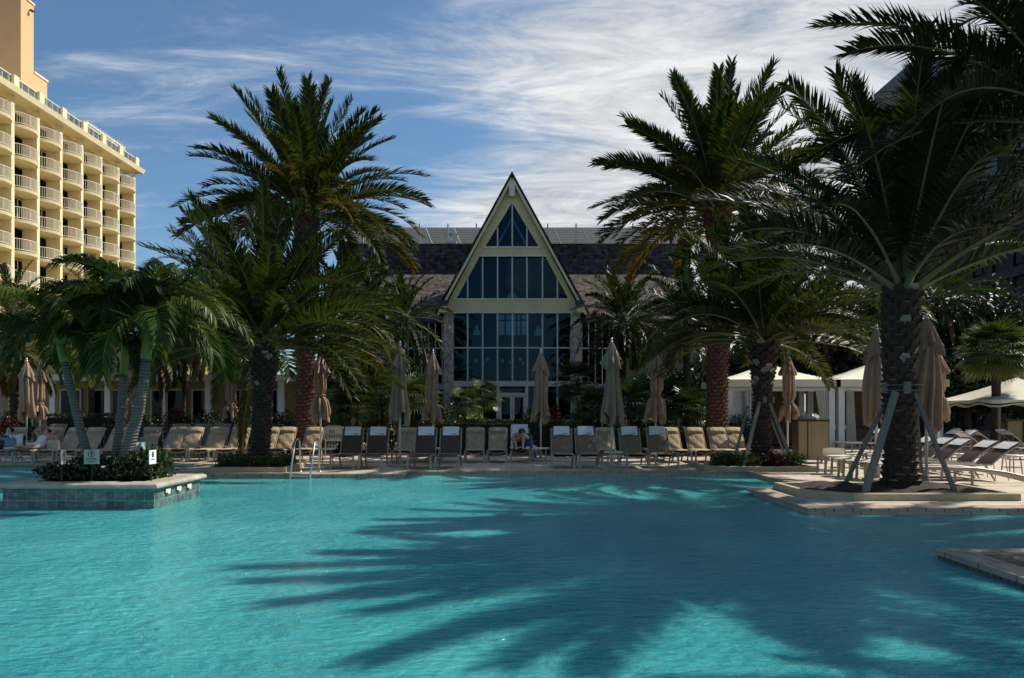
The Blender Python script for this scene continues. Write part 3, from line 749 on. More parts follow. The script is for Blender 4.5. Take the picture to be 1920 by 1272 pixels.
curtain(cB, PX(1596,YC), YC+.1, .42,.30, lean=.05); curtain(cB, PX(1752,YC), YC+.1, .4,.4)
b = MB(); xa = PX(1600,YC); b.bb(xa,xa+2.2,YC+2.0,YC+2.9,.05,.75); b.bb(xa,xa+2.2,YC+2.7,YC+2.95,.75,1.25)
solo('daybed', b, M['darktrim'], 'dark daybed inside the right cabana', 'daybed', loc=(xa+1,YC+2.4,0))
b = MB(); b.box((xa+.4,YC+2.3,.85),(.6,.5,.18)); solo('cushion', b, M['towel'], 'white cushion lying on the dark daybed in the right cabana', 'cushion', loc=(xa+.4,YC+2.3,.76))
# scalloped pavilion
PV = thing('canvas_pavilion', 'cream canvas pavilion with scalloped valance over a bar at the right edge', 'pavilion', (20.8,31,0))
b = MB(); ax_ = PX(1905,31.5); pcx,pcy = ax_,31.5; hw_ = 2.45
def pv(u,v):
    a = u*2*math.pi + math.pi/4; rr = hw_/max(abs(math.cos(a)),abs(math.sin(a)))*1.0
    rr = min(rr, hw_*1.32); k = v
    z = 2.02+ (PZ(708,31.5)-2.02)*(k**1.25) - .10*abs(math.sin(2*(a)))*(1-k)*0
    return (pcx+math.cos(a)*rr*(1-k), pcy+math.sin(a)*rr*(1-k), z)
b.grid(pv, 64, 14, closed=True); part('canopy', b, M['tentcanvas'], PV, True, world=True)
b = MB()
def vl(u,v):
    a = u*2*math.pi+math.pi/4; rr = min(hw_/max(abs(math.cos(a)),abs(math.sin(a))), hw_*1.32)
    return (pcx+math.cos(a)*rr, pcy+math.sin(a)*rr, 2.02-v*(.22+.07*math.cos(u*math.pi*24)))
b.grid(vl, 120, 2, closed=True); part('valance', b, M['tentcanvas'], PV, world=True)
b = MB(); b.grid(lambda u,v: (lambda p: (pcx+(p[0]-pcx)*1.003, pcy+(p[1]-pcy)*1.003, p[2]))(vl(u,.55+.25*v)), 120, 1, closed=True); part('valance_stripe', b, M['navy'], PV, world=True)
for a_ in ((-1,-1),(1,-1),(1,1),(-1,1)):
    b = MB(); b.box((pcx+a_[0]*2.1,pcy+a_[1]*2.1,1.0),(.10,.10,2.0)); part('post', b, M['framedark'], PV, world=True)
PB = thing('outdoor_bar', 'tan panelled bar counter standing under the scalloped pavilion', 'bar', (pcx+.4,31.5,0))
b = MB(); b.bb(pcx-.75,pcx+2.0,31.0,31.8,0,1.15); part('counter', b, M['tanpanel'], PB, world=True)
b = MB()
for xq in (-.75,.0,.85,1.7): b.bb(pcx+xq-.04,pcx+xq+.04,30.94,30.99,0,1.15)
b.bb(pcx-.85,pcx+2.1,30.88,31.9,1.15,1.22); b.bb(pcx-.75,pcx+2.0,30.95,30.99,.0,.12); part('trim', b, M['darktrim'], PB, world=True)
# ------------------------------------------------------------------ palms
def frond(b, rb, base, az, el, L, droop, n, ll, lw, tint, t0=.18, vl=.35, sag=.25, a0=68, a1=28, rr=.03, pw=1.4, rs=None, segs=2, twist=0.0, jit=.25):
    rnd = rs or random
    K = 14; ca, sa = math.cos(az), math.sin(az)
    pts = []; T = []; U = []; p = Vector(base); S = Vector((-sa, ca, 0))
    cur = rnd.uniform(-.18,.18)
    for i in range(K+1):
        t = i/K; a = el - droop*(t**pw)
        az2 = az + cur*t; c2, s2 = math.cos(az2), math.sin(az2)
        tt = Vector((c2*math.cos(a), s2*math.cos(a), math.sin(a)))
        uu = Vector((-c2*math.sin(a), -s2*math.sin(a), math.cos(a)))
        pts.append(p.copy()); T.append(tt); U.append(uu); p = p + tt*(L/K)
    rb.tube([pts[i] for i in range(0,K+1,1)], [rr*(1-.88*(i/K)) + rr*1.6*max(0,.12-i/K)/.12 for i in range(K+1)], 4, False, 0, max(.01,tint*.8))
    V = b.v; Fc = b.f; Mi = b.m; Tt = b.t
    tw = rnd.uniform(-twist, twist)
    for j in range(n):
        t = t0 + (1-t0)*(j+.5)/n
        q = t*K; i = min(int(q), K-1); fr = q-i
        P = pts[i].lerp(pts[i+1], fr); tt = T[i]; uu = U[i]
        s_ = (t-t0)/(1-t0)
        prof = min(1.0, .45+2.6*s_)*(1-.45*s_**3.5)
        ang = R(a0+(a1-a0)*s_)
        for sg in (-1, 1):
            an = ang*rnd.uniform(1-jit*.5,1+jit*.5); l = ll*prof*rnd.uniform(.85,1.1)
            ct = math.cos(tw+ (0)); st = math.sin(tw)
            side = (S*ct + uu*st)*sg; up_ = uu*ct - S*st
            D = tt*math.cos(an) + side*math.sin(an) + up_*(vl*rnd.uniform(.3,1.6))
            D.normalize()
            W = up_.cross(D); W.normalize(); W = W*(lw*.5) 
            W = W + up_*(lw*.5*rnd.uniform(-.5,.5))
            M1 = P + D*(l*.5); D2 = D + Vector((0,0,-sag*rnd.uniform(.6,1.4))); D2.normalize(); E = M1 + D2*(l*.5)
            k = len(V)
            V.extend(((P.x-W.x*.5,P.y-W.y*.5,P.z-W.z*.5),(P.x+W.x*.5,P.y+W.y*.5,P.z+W.z*.5),(M1.x+W.x,M1.y+W.y,M1.z+W.z),(M1.x-W.x,M1.y-W.y,M1.z-W.z),(E.x,E.y,E.z)))
            Fc.append((k,k+1,k+2,k+3)); Fc.append((k+3,k+2,k+4)); Mi.extend((0,0))
            tv = min(1,max(.01,tint + rnd.uniform(-.10,.10))); Tt.extend((tv,tv))
def trunk_path(base, top, bend=(0,0), n=24):
    base = Vector(base); top = Vector(top); bv = Vector((bend[0],bend[1],0))
    return [base.lerp(top,i/n) + bv*math.sin(math.pi*i/n) for i in range(n+1)]
def date_trunk(parent, base, top, r, mats, boot=.10, rows=None, head=1.25, bulge=0.0, headlen=.16, paletop=.0, sd=1):
    rnd = random.Random(sd); b = MB(); path = trunk_path(base, top, (rnd.uniform(-.06,.06),0)); n = len(path)-1
    H_ = (path[-1]-path[0]).length
    def rad(t):
        k = r*(1.30-.30*min(1,t*6)) if t < .17 else r
        if t > 1-headlen: k = r*(1+(head-1)*math.sin((t-(1-headlen))/headlen*math.pi/2))
        return k
    b.tube(path, [rad(i/n)*.96 for i in range(n+1)], 18, True, 0)
    rows = rows or int(H_/boot); around = max(9, int(2*math.pi*r/(boot*1.55)))
    for i in range(rows):
        t = (i+.5)/rows; q = t*n; k = min(int(q), n-1); c = path[k].lerp(path[k+1], q-k); rr = rad(t)
        hd = t > 1-headlen-paletop
        for j in range(around):
            a = 2*math.pi*(j+(i%2)*.5)/around + rnd.uniform(-.06,.06)
            h = boot*rnd.uniform(.9,1.25)*(1.5 if hd else 1); w = 2*math.pi*rr/around*.52; out = rr*(.20 if not hd else .26)*rnd.uniform(.7,1.3)
            ca,sa = math.cos(a), math.sin(a); tx,ty = -sa,ca
            def P(dw,dz,ro): return (c.x+ca*(rr*.95+ro)+tx*dw, c.y+sa*(rr*.95+ro)+ty*dw, c.z+dz)
            vs = [P(rnd.uniform(-.2,.2)*w,-h*.6,0), P(w,0,out*.3), P(w*.62,h*.45,out), P(-w*.62,h*.45,out), P(-w,0,out*.3), P(w*.6,h*.6,-.01), P(-w*.6,h*.6,-.01)]
            mi = 1 if (rnd.random() < (.12 if not hd else .10)) else 0
            b.add(vs, [(0,1,2,3,4)], mi if hd else 0); b.add(vs, [(3,2,5,6)], 1 if rnd.random()<(.35 if hd else .25) else 0)
            b.add(vs, [(1,5,2),(4,3,6),(0,5,1),(0,4,6)], 0)
    return part('trunk', b, mats, parent, world=True)
def date_palm(label, base, top, r, L, nf, sd, mats, n=62, ll=.46, lw=.040, elmin=-32, group=None, tmin=.16, tmax=.55, drp=(35,75), lm='datel', boot=.10, dead=0, head=1.25, paletop=0.0, headlen=.16, el_hi=86, azf=None, name='date_palm', rr=.035, vl=.35):
    t = thing(name, label, 'palm tree', base, group=group)
    date_trunk(t, base, top, r, mats, boot, head=head, paletop=paletop, headlen=headlen, sd=sd)
    rnd = random.Random(sd*13+1); b = MB(); rb = MB(); c = Vector(top)
    for i in range(nf):
        f = (i+.5)/nf; az = i*2.39996 + rnd.uniform(-.2,.2)
        el = el_hi + (elmin-el_hi)*(f**.92) + rnd.uniform(-6,6)
        if azf and not azf(az, el): continue
        l = L*(1.0-.06*f)*rnd.uniform(.90,1.04)
        dr = drp[0]+(drp[1]-drp[0])*math.sin(min(1,f*1.3)*math.pi/2)
        tint = tmin+(tmax-tmin)*f*rnd.uniform(.5,1.3)
        q = c + Vector((math.cos(az),math.sin(az),0))*r*.7*min(1,f*1.6) + Vector((0,0,-.35*f*r*2))
        frond(b, rb, q, az, R(el), l, R(dr*rnd.uniform(.75,1.2)), n, ll, lw, tint, .17, vl, .22, 62, 26, rr, 1.5, rnd, twist=.5)
    for i in range(dead):
        az = rnd.uniform(0,6.28); q = c + Vector((math.cos(az),math.sin(az),0))*r*.9 + Vector((0,0,-.4))
        frond(b, rb, q, az, R(rnd.uniform(-35,-10)), L*.85, R(rnd.uniform(50,70)), n, ll*.9, lw, rnd.uniform(.72,.98), .15, .15, .5, 50, 22, rr, 1.0, rnd, twist=.6)
    cr = part('crown', b, M[lm], t, world=True)
    part('leaf_stalks', rb, M['petiole'], cr, world=False).location = (0,0,0)
    o = cr.children[0]; me = o.data
    off = Vector(base)
    for v in me.vertices: v.co -= off
    return t
def at_(px_, py_, Y): return (PX(px_,Y), Y, PZ(py_,Y))
TM = [M['boot'], M['bootpale']]; TR = [M['bootred'], M['bootred']]; TG = [M['bootred'], M['bootpale']]
# the two tall palms flanking the hall
date_palm('tall date palm with reddish trunk, rising left of the gabled hall behind the loungers', (PX(573,27),27,0), (PX(574,27),27,PZ(395,27)), .33, 4.55, 78, 11, TR, n=92, ll=.66, lw=.058, elmin=-12, drp=(10,62), tmax=.78, tmin=.25, boot=.13)
date_palm('tall date palm with reddish trunk, rising between the hall and the left cabana', (PX(1342,27),27,0), (PX(1345,27),27,PZ(385,27)), .36, 4.8, 78, 23, TR, n=92, ll=.66, lw=.058, elmin=-10, drp=(10,62), tmax=.78, tmin=.25, boot=.13)
# short palm in the hedge bed, and the middle one with braces
date_palm('date palm standing in the small hedge bed left of the pool ladder', (PX(486,20.4),20.4,.05), (PX(497,20.4),20.4,PZ(640,20.4)), .255, 4.05, 74, 5, TM, n=84, ll=.58, lw=.044, elmin=-2, drp=(22,66), dead=1, tmax=.6, head=1.45, headlen=.36, boot=.10)
date_palm('date palm of middle height propped by boards in front of the left cabana', (PX(1428,20.8),20.8,.05), (PX(1434,20.8),20.8,PZ(632,20.8)), .25, 3.9, 72, 8, TM, n=84, ll=.58, lw=.044, elmin=4, drp=(22,62), dead=0, tmax=.6, head=1.45, headlen=.40, boot=.11)
# nearest palm on the right with pruned boots
date_palm('largest and nearest date palm, propped by four boards at the right pool corner', (PX(1690,14.3),14.3,.05), (PX(1692,14.3),14.3,PZ(528,14.3)), .27, 4.45, 50, 31, TM, n=96, ll=.60, lw=.038, elmin=20, drp=(20,56), tmin=.01, tmax=.36, dead=0, head=1.15, headlen=.40, boot=.115, rr=.04)
# palms whose crowns reach into the frame at the right
PR = date_palm('dark date palm whose fronds hang into the picture at the upper right corner', (9.4,12.0,0), (9.3,12.0,6.3), .30, 4.7, 56, 41, TM, n=100, ll=.60, lw=.036, elmin=4, drp=(18,60), tmin=.01, tmax=.36, rr=.035)
0 and date_palm('tall dark date palm just past the right edge, its fronds filling the upper right', (11.1,15.6,0), (11.1,15.6,8.0), .32, 4.7, 60, 45, TM, n=96, ll=.60, lw=.036, elmin=0, drp=(15,60), tmin=.01, tmax=.40)
date_palm('dark date palm past the right edge whose topmost fronds cross the upper right corner', (12.8,13.6,0), (12.8,13.6,8.6), .30, 4.9, 52, 44, TM, n=90, ll=.60, lw=.038, elmin=0, drp=(15,60), tmin=.01, tmax=.36)
# palms beside the pool, outside the right edge
0 and date_palm('date palm on the near paved deck just outside the right edge', (9.6,6.6,0), (9.6,6.6,6.4), .30, 3.6, 44, 43, TM, n=50, ll=.42, lw=.045, elmin=-30, drp=(25,70))
date_palm('tall date palm on the near paved deck outside the right edge', (12.6,8.0,0), (12.6,8.0,7.2), .30, 3.8, 44, 47, TM, n=50, ll=.42, lw=.045, elmin=-30, drp=(25,70))

# background palms
BGP = 'background palms around the hall'
def bgpalm(label, px_, py_, Y, r, L, nf, sd, **k):
    kw = dict(n=40, ll=.42, lw=.055, elmin=-45, drp=(30,85), tmin=.05, tmax=.6, boot=.22, dead=3); kw.update(k)
    x = PX(px_,Y); return date_palm(label, (x,Y,0), (x,Y,PZ(py_,Y)), r, L, nf, sd, [M['bark_dark'],M['bark_dark']], name='background_palm', **kw)
bgpalm('shaggy background palm with olive drooping fronds right of the tall left palm', 648,590,29.5,.22,3.0,44,51, tmin=.35, tmax=.85, dead=10)
bgpalm('background palm with brown drooping fronds between the hedge bed palm and the arching palms', 430,600,30.5,.22,2.9,40,52, tmin=.3, tmax=.9, dead=9)
bgpalm('dark background palm just left of the hall, behind the closed umbrellas', 756,600,37,.18,2.9,40,53, tmax=.3)
bgpalm('small dark background palm against the brown roof left of the hall', 700,560,38,.16,2.6,36,54, tmax=.4)
bgpalm('bushy background palm right of the hall, against the brown roof', 1168,600,34,.18,2.7,48,55, tmax=.3)
bgpalm('background palm with thin dark trunk between the hall and tall right palm', 1285,592,31,.13,2.9,44,56, tmin=.15, tmax=.6)
bgpalm('shaggy background palm with hanging brown fronds above the cabanas', 1556,572,38,.22,3.1,46,57, tmin=.3, tmax=.85, dead=12)
bgpalm('background palm right of the shaggy cabana palm, behind the roof of the right cabana', 1640,560,37,.2,3.4,42,58, tmax=.5)
bgpalm('dark background palm between the shuttered block and the nearest palm', 1760,560,40,.2,3.4,42,59, tmax=.35, dead=2)
bgpalm('yellowing background palm at the left edge behind the first umbrella', 30,650,31,.2,2.4,36,60, tmin=.35, tmax=.85, dead=7)
bgpalm('small background palm between the first umbrellas and the arching palms', 172,640,33,.12,1.9,28,61, tmin=.1, tmax=.6)
bgpalm('thin background palm in front of the terrace building, left of a white post', 300,660,33,.08,1.8,28,62, tmax=.5, dead=1)
bgpalm('thin background palm in front of the terrace building, right of a white post', 345,650,34,.08,1.9,28,63, tmax=.5, dead=1)
bgpalm('dark bushy background palm at the left edge below the hotel', 20,590,42,.2,3.4,36,64, tmax=.3, dead=2)
bgpalm('dark background palm below the hotel corner behind the arching palms', 190,590,42,.2,3.2,36,65, tmax=.3, dead=2)
bgpalm('dark background palm between the hedge bed palm and the hotel', 400,520,40,.2,3.6,36,67, tmax=.4, dead=1)

# arching palms on the island
def arch_palm(label, pts, rbase, sd, nf=17, L=1.8, shaft=.42, azs=None):
    t = thing('arching_palm', label, 'palm tree', pts[0], group='three arching palms on the island planter')
    P = [Vector(p) for p in pts]; path = []
    for i in range(len(P)-1):
        a0 = P[max(i-1,0)]; a1 = P[i]; a2 = P[i+1]; a3 = P[min(i+2,len(P)-1)]
        for k in range(8):
            u = k/8; path.append(.5*((2*a1)+(a2-a0)*u+(2*a0-5*a1+4*a2-a3)*u*u+(3*a1-a0-3*a2+a3)*u**3))
    path.append(P[-1]); n = len(path)
    cut = next(i for i in range(n) if (P[-1]-path[i]).length <= shaft)
    b = MB(); b.tube(path[:cut+1], [rbase*(1.25-.25*min(1,i/4))*(1-.28*i/n)*(1+.03*math.sin(i*2.2)) for i in range(cut+1)], 18); part('trunk', b, M['ringbark'], t, True, world=True)
    b = MB(); m_ = n-cut; b.tube(path[cut:], [rbase*(.80+.22*math.sin(math.pi*min(1,(i+.6)/m_*1.0))*.8-.30*(i/m_)) for i in range(m_)], 16); part('crownshaft', b, M['shaft'], t, True, world=True)
    rnd = random.Random(sd); b = MB(); rb = MB(); c = P[-1]
    for i in range(nf):
        f = (i+.5)/nf; az = i*2.39996+rnd.uniform(-.15,.15) + sd
        el = 84-58*f+rnd.uniform(-6,6); l = L*rnd.uniform(.9,1.08)
        frond(b, rb, c+Vector((0,0,-.05)), az, R(el), l, R(96+34*f*rnd.uniform(.7,1.2)), 84, .62, .030, .05+.75*rnd.random()**1.4, .14, .22, 1.1, 60, 30, .024, 1.15, rnd, twist=.35)
    cr = part('crown', b, M['adonl'], t, world=True)
    o = part('leaf_stalks', rb, M['shaft'], cr, world=True); 
    return t
Yi = 13.9
arch_palm('left arching palm on the island planter, leaning left', [at_(172,880,Yi),at_(152,810,Yi),at_(133,730,Yi),at_(112,640,Yi)], .085, 1)
arch_palm('middle arching palm on the island planter, with bright green crownshaft', [at_(214,882,Yi+.2),at_(224,800,Yi+.2),at_(231,715,Yi+.2),at_(238,612,Yi+.2)], .085, 2, shaft=.95)
arch_palm('right arching palm on the island planter, thickest at its leaning base', [at_(226,882,Yi-.15),at_(252,800,Yi-.15),at_(270,715,Yi-.15),at_(277,615,Yi-.15)], .11, 3, nf=21, L=1.95, shaft=.6)

# ------------------------------------------------------------------ shrubs, hedges and broadleaf trees
def leafcloud(b, c, rad, n, size, t0=.05, t1=.7, shell=.55, box=False, rnd=random, up=.3, asp=.5, clump=0.0):
    cl = [(rnd.uniform(-1,1),rnd.uniform(-1,1),rnd.uniform(-1,1)) for _ in range(9)] if clump else None
    for _ in range(n):
        if box:
            p = [rnd.uniform(-1,1) for _ in range(3)]
            ax = rnd.choice((0,1,2,2,1)); 
            if rnd.random() < .8: p[ax] = (1 if rnd.random()<.7 else -1)*rnd.uniform(.9,1.03)
        else:
            while True:
                p = [rnd.gauss(0,1) for _ in range(3)]; l = math.sqrt(sum(x*x for x in p))
                if l > .01: break
            k = (shell+(1-shell)*rnd.random()**.6)/l
            w_ = 1+.22*noise.noise(Vector((p[0]/l*2.2+c[0],p[1]/l*2.2+c[1],p[2]/l*2.2)))*2
            p = [x*k*w_ for x in p]
        q = Vector((c[0]+p[0]*rad[0], c[1]+p[1]*rad[1], c[2]+p[2]*rad[2]))
        if clump:
            nn = noise.noise(q*clump)
            if nn < -.12 and rnd.random() < .8: continue
        d = Vector((rnd.uniform(-1,1),rnd.uniform(-1,1),rnd.uniform(-.4,1)+up)).normalized()
        s_ = d.cross(Vector((rnd.uniform(-1,1),rnd.uniform(-1,1),rnd.uniform(-1,1)))).normalized()*size*asp*.5
        l = size*rnd.uniform(.6,1.3)
        k = len(b.v); e = q+d*l; m1 = q+d*l*.45
        b.v.extend(((q.x,q.y,q.z),(m1.x+s_.x,m1.y+s_.y,m1.z+s_.z),(e.x,e.y,e.z),(m1.x-s_.x,m1.y-s_.y,m1.z-s_.z)))
        b.f.append((k,k+1,k+2,k+3)); b.m.append(0)
        b.t.append(min(1,max(.01, t0+(t1-t0)*rnd.random()**1.6)))
def shrub(label, px_, Y, z, rad, n, size, m='shrubl', sd=1, name='shrub', cat='shrub', t0=.05, t1=.7, group='shrubs in the bed behind the loungers', asp=.5, up=.3, x=None):
    rnd = random.Random(sd); X = PX(px_,Y) if x is None else x
    t = thing(name, label, cat, (X,Y,0), group=group)
    b = MB(); leafcloud(b, (X,Y,z), rad, n, size, t0, t1, .35, rnd=rnd, asp=asp, up=up); part('foliage', b, M[m], t, world=True)
    b = MB()
    for k in range(5):
        a = rnd.uniform(0,6.28); b.tube([(X,Y,0),(X+math.cos(a)*rad[0]*.3,Y+math.sin(a)*rad[1]*.3,z*.6),(X+math.cos(a)*rad[0]*.6,Y+math.sin(a)*rad[1]*.6,z)], [.03,.02,.008], 5)
    part('stem', b, M['bark_dark'], t, world=True); return t
def hedge(label, x0,x1,y0,y1,z0,z1, n, size, t0=.05, t1=.75, sd=1, m='hedgel', top=None):
    rnd = random.Random(sd); t = thing('hedge', label, 'hedge', ((x0+x1)/2,(y0+y1)/2,0))
    b = MB(); leafcloud(b, ((x0+x1)/2,(y0+y1)/2,(z0+z1)/2), ((x1-x0)/2,(y1-y0)/2,(z1-z0)/2), n, size, t0, t1, box=True, rnd=rnd, up=.5)
    part('foliage', b, M[m], t, world=True)
    b = MB()
    k = x0+.1
    while k < x1:
        for yq in (y0+.12,(y0+y1)/2,y1-.12):
            b.tube([(k,yq,z0-.05),(k+rnd.uniform(-.1,.1),yq,(z0+z1)/2),(k+rnd.uniform(-.15,.15),yq,z1-.04)], [.02,.015,.006], 4)
        k += .16
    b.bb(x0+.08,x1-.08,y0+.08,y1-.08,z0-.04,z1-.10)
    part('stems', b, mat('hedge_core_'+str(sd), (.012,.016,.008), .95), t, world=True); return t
hedge('low trimmed hedge with dark red base, around the palm left of the pool ladder', -7.75,-6.05,19.5,20.95,.06,.34,5200,.075, .2,.92, 1)
hedge('long trimmed hedge in front of the gabled hall', PX(815,27.6),PX(1085,27.6),27.3,28.3,.0,1.20,9000,.10,.1,.85,2)
hedge('dark trimmed hedge behind the loungers at far left', PX(88,29.8),PX(216,29.8),29.6,30.6,.0,1.42,5200,.10,.0,.4,3)
hedge('low hedge between the hedge bed palm and the sign, behind the loungers', PX(500,27),PX(600,27),26.9,27.8,0,.95,3200,.10,.1,.85,4)
hedge('low hedge behind the loungers right of the hall', PX(1095,27.4),PX(1330,27.4),27.2,28.1,0,.95,5200,.10,.1,.7,5)
# shrubbery on the island
def island_shrub(label, x, y, rx, ry, rz, n, sd, z=.30):
    rnd = random.Random(sd); t = thing('leafy_shrub', label, 'shrub', (x,y,z), group='shrubs on the island planter')
    b = MB(); leafcloud(b, (x,y,z+rz*.75), (rx,ry,rz), n, .085, .05, .95, .25, rnd=rnd, asp=.6); part('foliage', b, M['shrubl'], t, world=True)
    b = MB()
    for k in range(9):
        a = rnd.uniform(0,6.28); b.tube([(x,y,z-.03),(x+math.cos(a)*rx*.4,y+math.sin(a)*ry*.4,z+rz*.5),(x+math.cos(a)*rx*.8,y+math.sin(a)*ry*.8,z+rz)], [.012,.010,.004], 4)
    part('stem', b, M['bark_dark'], t, world=True)
island_shrub('leafy shrub at the left end of the island planter', -8.35,13.9,.42,.45,.19,1300,1)
island_shrub('leafy shrub at the foot of the left arching palm', -7.85,13.85,.42,.40,.26,1900,2)
island_shrub('leafy shrub between the square caution sign and the middle palm', -7.4,13.75,.40,.35,.24,1800,3)
island_shrub('leafy shrub at the foot of the right arching palm', -7.0,13.8,.42,.45,.30,2000,4)
island_shrub('leafy shrub at the right end of the island planter', -6.72,14.0,.32,.5,.34,1700,5)
# low plants in the palm beds
for i,(x,y,rx,m,lab) in enumerate(((5.75,20.2,.42,'shrubl','small green shrub at the left end of the middle palm bed'),(6.3,20.05,.42,'hedgel','low shrub left of the braced middle palm foot'),(6.95,19.95,.42,'redl','low reddish shrub in front of the braced middle palm'),(7.5,20.1,.40,'hedgel','low shrub at the right end of the middle palm bed'))):
    rnd = random.Random(90+i); t = thing('low_shrub', lab, 'shrub', (x,y,.1), group='low shrubs around the braced middle palm')
    b = MB(); leafcloud(b, (x,y,.26), (rx,.42,.20), 1500, .07, .1 if m!='redl' else .0, .9 if m!='redl' else .5, .2, rnd=rnd); part('foliage', b, M[m], t, world=True)
    b = MB()
    for k in range(6):
        a = rnd.uniform(0,6.28); b.tube([(x,y,.06),(x+math.cos(a)*rx*.6,y+math.sin(a)*.25,.28)], [.012,.005], 4)
    part('stem', b, M['bark_dark'], t, world=True)

def fan(b, c, d, up, r, segs, spread, lw, t, sag=.3, rnd=random):
    d = d.normalized(); s_ = d.cross(up).normalized(); 
    for k in range(segs):
        a = (k/(segs-1)-.5)*spread
        D = (d*math.cos(a)+s_*math.sin(a)).normalized(); l = r*rnd.uniform(.88,1.05)
        n_ = s_.cross(d); W = (D.cross(n_)).normalized()*lw*.5
        m1 = c+D*l*.6; e = m1+(D+Vector((0,0,-sag))).normalized()*l*.4
        k0 = len(b.v)
        b.v.extend((tuple(c-W*.3),tuple(c+W*.3),tuple(m1+W),tuple(m1-W),tuple(e))); b.f.append((k0,k0+1,k0+2,k0+3)); b.f.append((k0+3,k0+2,k0+4)); b.m.extend((0,0))
        tv = min(1,max(.01,t+rnd.uniform(-.08,.08))); b.t.extend((tv,tv))
def fan_palm(label, px_, pz_, Y, r, nf, sd, stalk=.6, name='fan_palm', trunk=True, tint=(.1,.7), group=None, cat='palm tree', lw=.05, elmin=-40, x=None, tr=.09):
    rnd = random.Random(sd); X = PX(px_,Y) if x is None else x; Z = PZ(pz_,Y)
    t = thing(name, label, cat, (X,Y,0), group=group); b = MB(); sb = MB()
    for i in range(nf):
        f = (i+.5)/nf; az = i*2.39996; el = R(82+(elmin-82)*f)
        d = Vector((math.cos(az)*math.cos(el),math.sin(az)*math.cos(el),math.sin(el))); up = Vector((-math.cos(az)*math.sin(el),-math.sin(az)*math.sin(el),math.cos(el)))
        c = Vector((X,Y,Z)); h = c+d*stalk*r
        sb.tube([c,h],[.014,.008],4)
        tt_ = (d+Vector((0,0,-.35))).normalized()
        fan(b, h, tt_, up, r*.72, 22, R(210), lw, tint[0]+(tint[1]-tint[0])*f*rnd.uniform(.6,1.3), .55, rnd)
    part('crown', b, M['fanl'], t, world=True)
    if trunk:
        sb.tube([(X,Y,0),(X+.05,Y,Z*.5),(X,Y,Z)], [tr*1.2,tr,tr*1.1], 12)
    part('trunk', sb, M['bark_dark'], t, world=True); return t
fan_palm('bright green fan palm behind the right loungers, in front of the dark shuttered block', 1866,665,30,1.3,50,71, tr=.16, tint=(.35,.95), lw=.085)
fan_palm('small fan palm with thin stem left of the hall doors', 906,748,33,.85,22,72, tint=(.2,.6), lw=.04, tr=.03)
fan_palm('dark fan palm in front of the right stone pier of the hall', 1082,722,33,1.05,30,73, tint=(.0,.35), lw=.05, tr=.05)
fan_palm('small fan palm at the left stone pier of the hall', 868,762,31,.8,22,74, tint=(.2,.7), lw=.04, tr=.03)
SP = 'spiky palms in the bed behind the loungers'
for i,(px_,pz_,Y,r,lab,ti) in enumerate((
    (668,772,29,1.25,'spiky fan palm right of the fifth umbrella from the left, beside the sign',(.2,.6)),
    (640,748,31,1.3,'spiky fan palm behind the sign with clipped corners',(.1,.5)),
    (715,745,30,1.3,'yellow green fan palm left of the umbrella beside the dark loungers',(.3,.7)),
    (775,752,29,1.2,'spiky fan palm between the two umbrellas left of the hall',(.3,.75)),
    (1182,768,28.6,1.3,'spiky fan palm right of the large olive umbrella',(.1,.5)),
    (1120,770,29.5,1.1,'spiky fan palm left of the large olive umbrella',(.2,.6)),
    (1245,762,30,1.3,'spiky fan palm right of the umbrella behind the covered loungers',(.05,.4)),
    (1290,775,29,1.1,'spiky fan palm left of the tall right palm trunk',(.1,.5)))):
    fan_palm(lab, px_, pz_, Y, r, 24, 80+i, name='spiky_palm', group=SP, cat='plant', tint=ti, lw=.05, elmin=-10, tr=.06, stalk=.5)
# leafy shrubs and coloured plants
SH = [(845,778,28.9,.55,'shrubl','olive shrub right of the umbrella nearest the left stone pier',.1,.8),
      (828,790,30.5,.8,'shrubl','dark shrub at the foot of the left stone pier',.0,.4),
      (700,790,28.6,.7,'shrubl','small leaved shrub behind the two dark loungers left of the ladder sign',.1,.9),
      (735,775,29.6,.8,'shrubl','glossy shrub left of the tall umbrella beside the dark loungers',.1,1.0),
      (795,785,29.0,.7,'shrubl','glossy shrub between two umbrellas left of the hall',.1,1.0),
      (1000,782,30,.6,'shrubl','small green shrub behind the umbrella in front of the hall doors',.1,.8),
      (1080,785,29,.7,'shrubl','mid green shrub right of the red plant',.2,.9),
      (1105,765,31,.7,'shrubl','dark green shrub in front of the right stone pier',.1,.6),
      (1215,790,29.5,.7,'shrubl','dark shrub behind the covered loungers',.0,.5),
      (1270,745,34,1.2,'shrubl','tall dark shrub between background palms right of the hall',.0,.5),
      (1310,785,29,.7,'shrubl','shrub at the foot of the tall right palm',.1,.7),
      (610,765,31,.9,'shrubl','dark shrub behind the umbrella at the tall left palm',.0,.6),
      (525,785,30,.8,'shrubl','dark shrub between the two left palm trunks',.0,.8),
      (462,790,30,.7,'shrubl','dark shrub behind the umbrella left of the hedge bed palm',.0,.8),
      (395,785,31,.8,'shrubl','dark shrub right of the white terrace posts',.0,.5),
      (345,792,30.5,.7,'shrubl','dark shrub in front of the terrace building below thin palms',.0,.7),
      (270,792,31,.8,'shrubl','very dark round shrub right of the arching palm trunks',.0,.3),
      (25,785,30.5,.9,'shrubl','dark shrub behind the loungers at the left edge',.0,.5),
      (1390,790,31,.7,'shrubl','small shrub in front of the closed side of the left cabana',.1,.6)]
for i,(px_,pz_,Y,r,m,lab,t0,t1) in enumerate(SH):
    z = max(.3,PZ(pz_,Y)); shrub(lab, px_, Y, z*.62, (r,r*.8,z*.62), 1500, .12, m, 100+i, t0=t0, t1=t1)
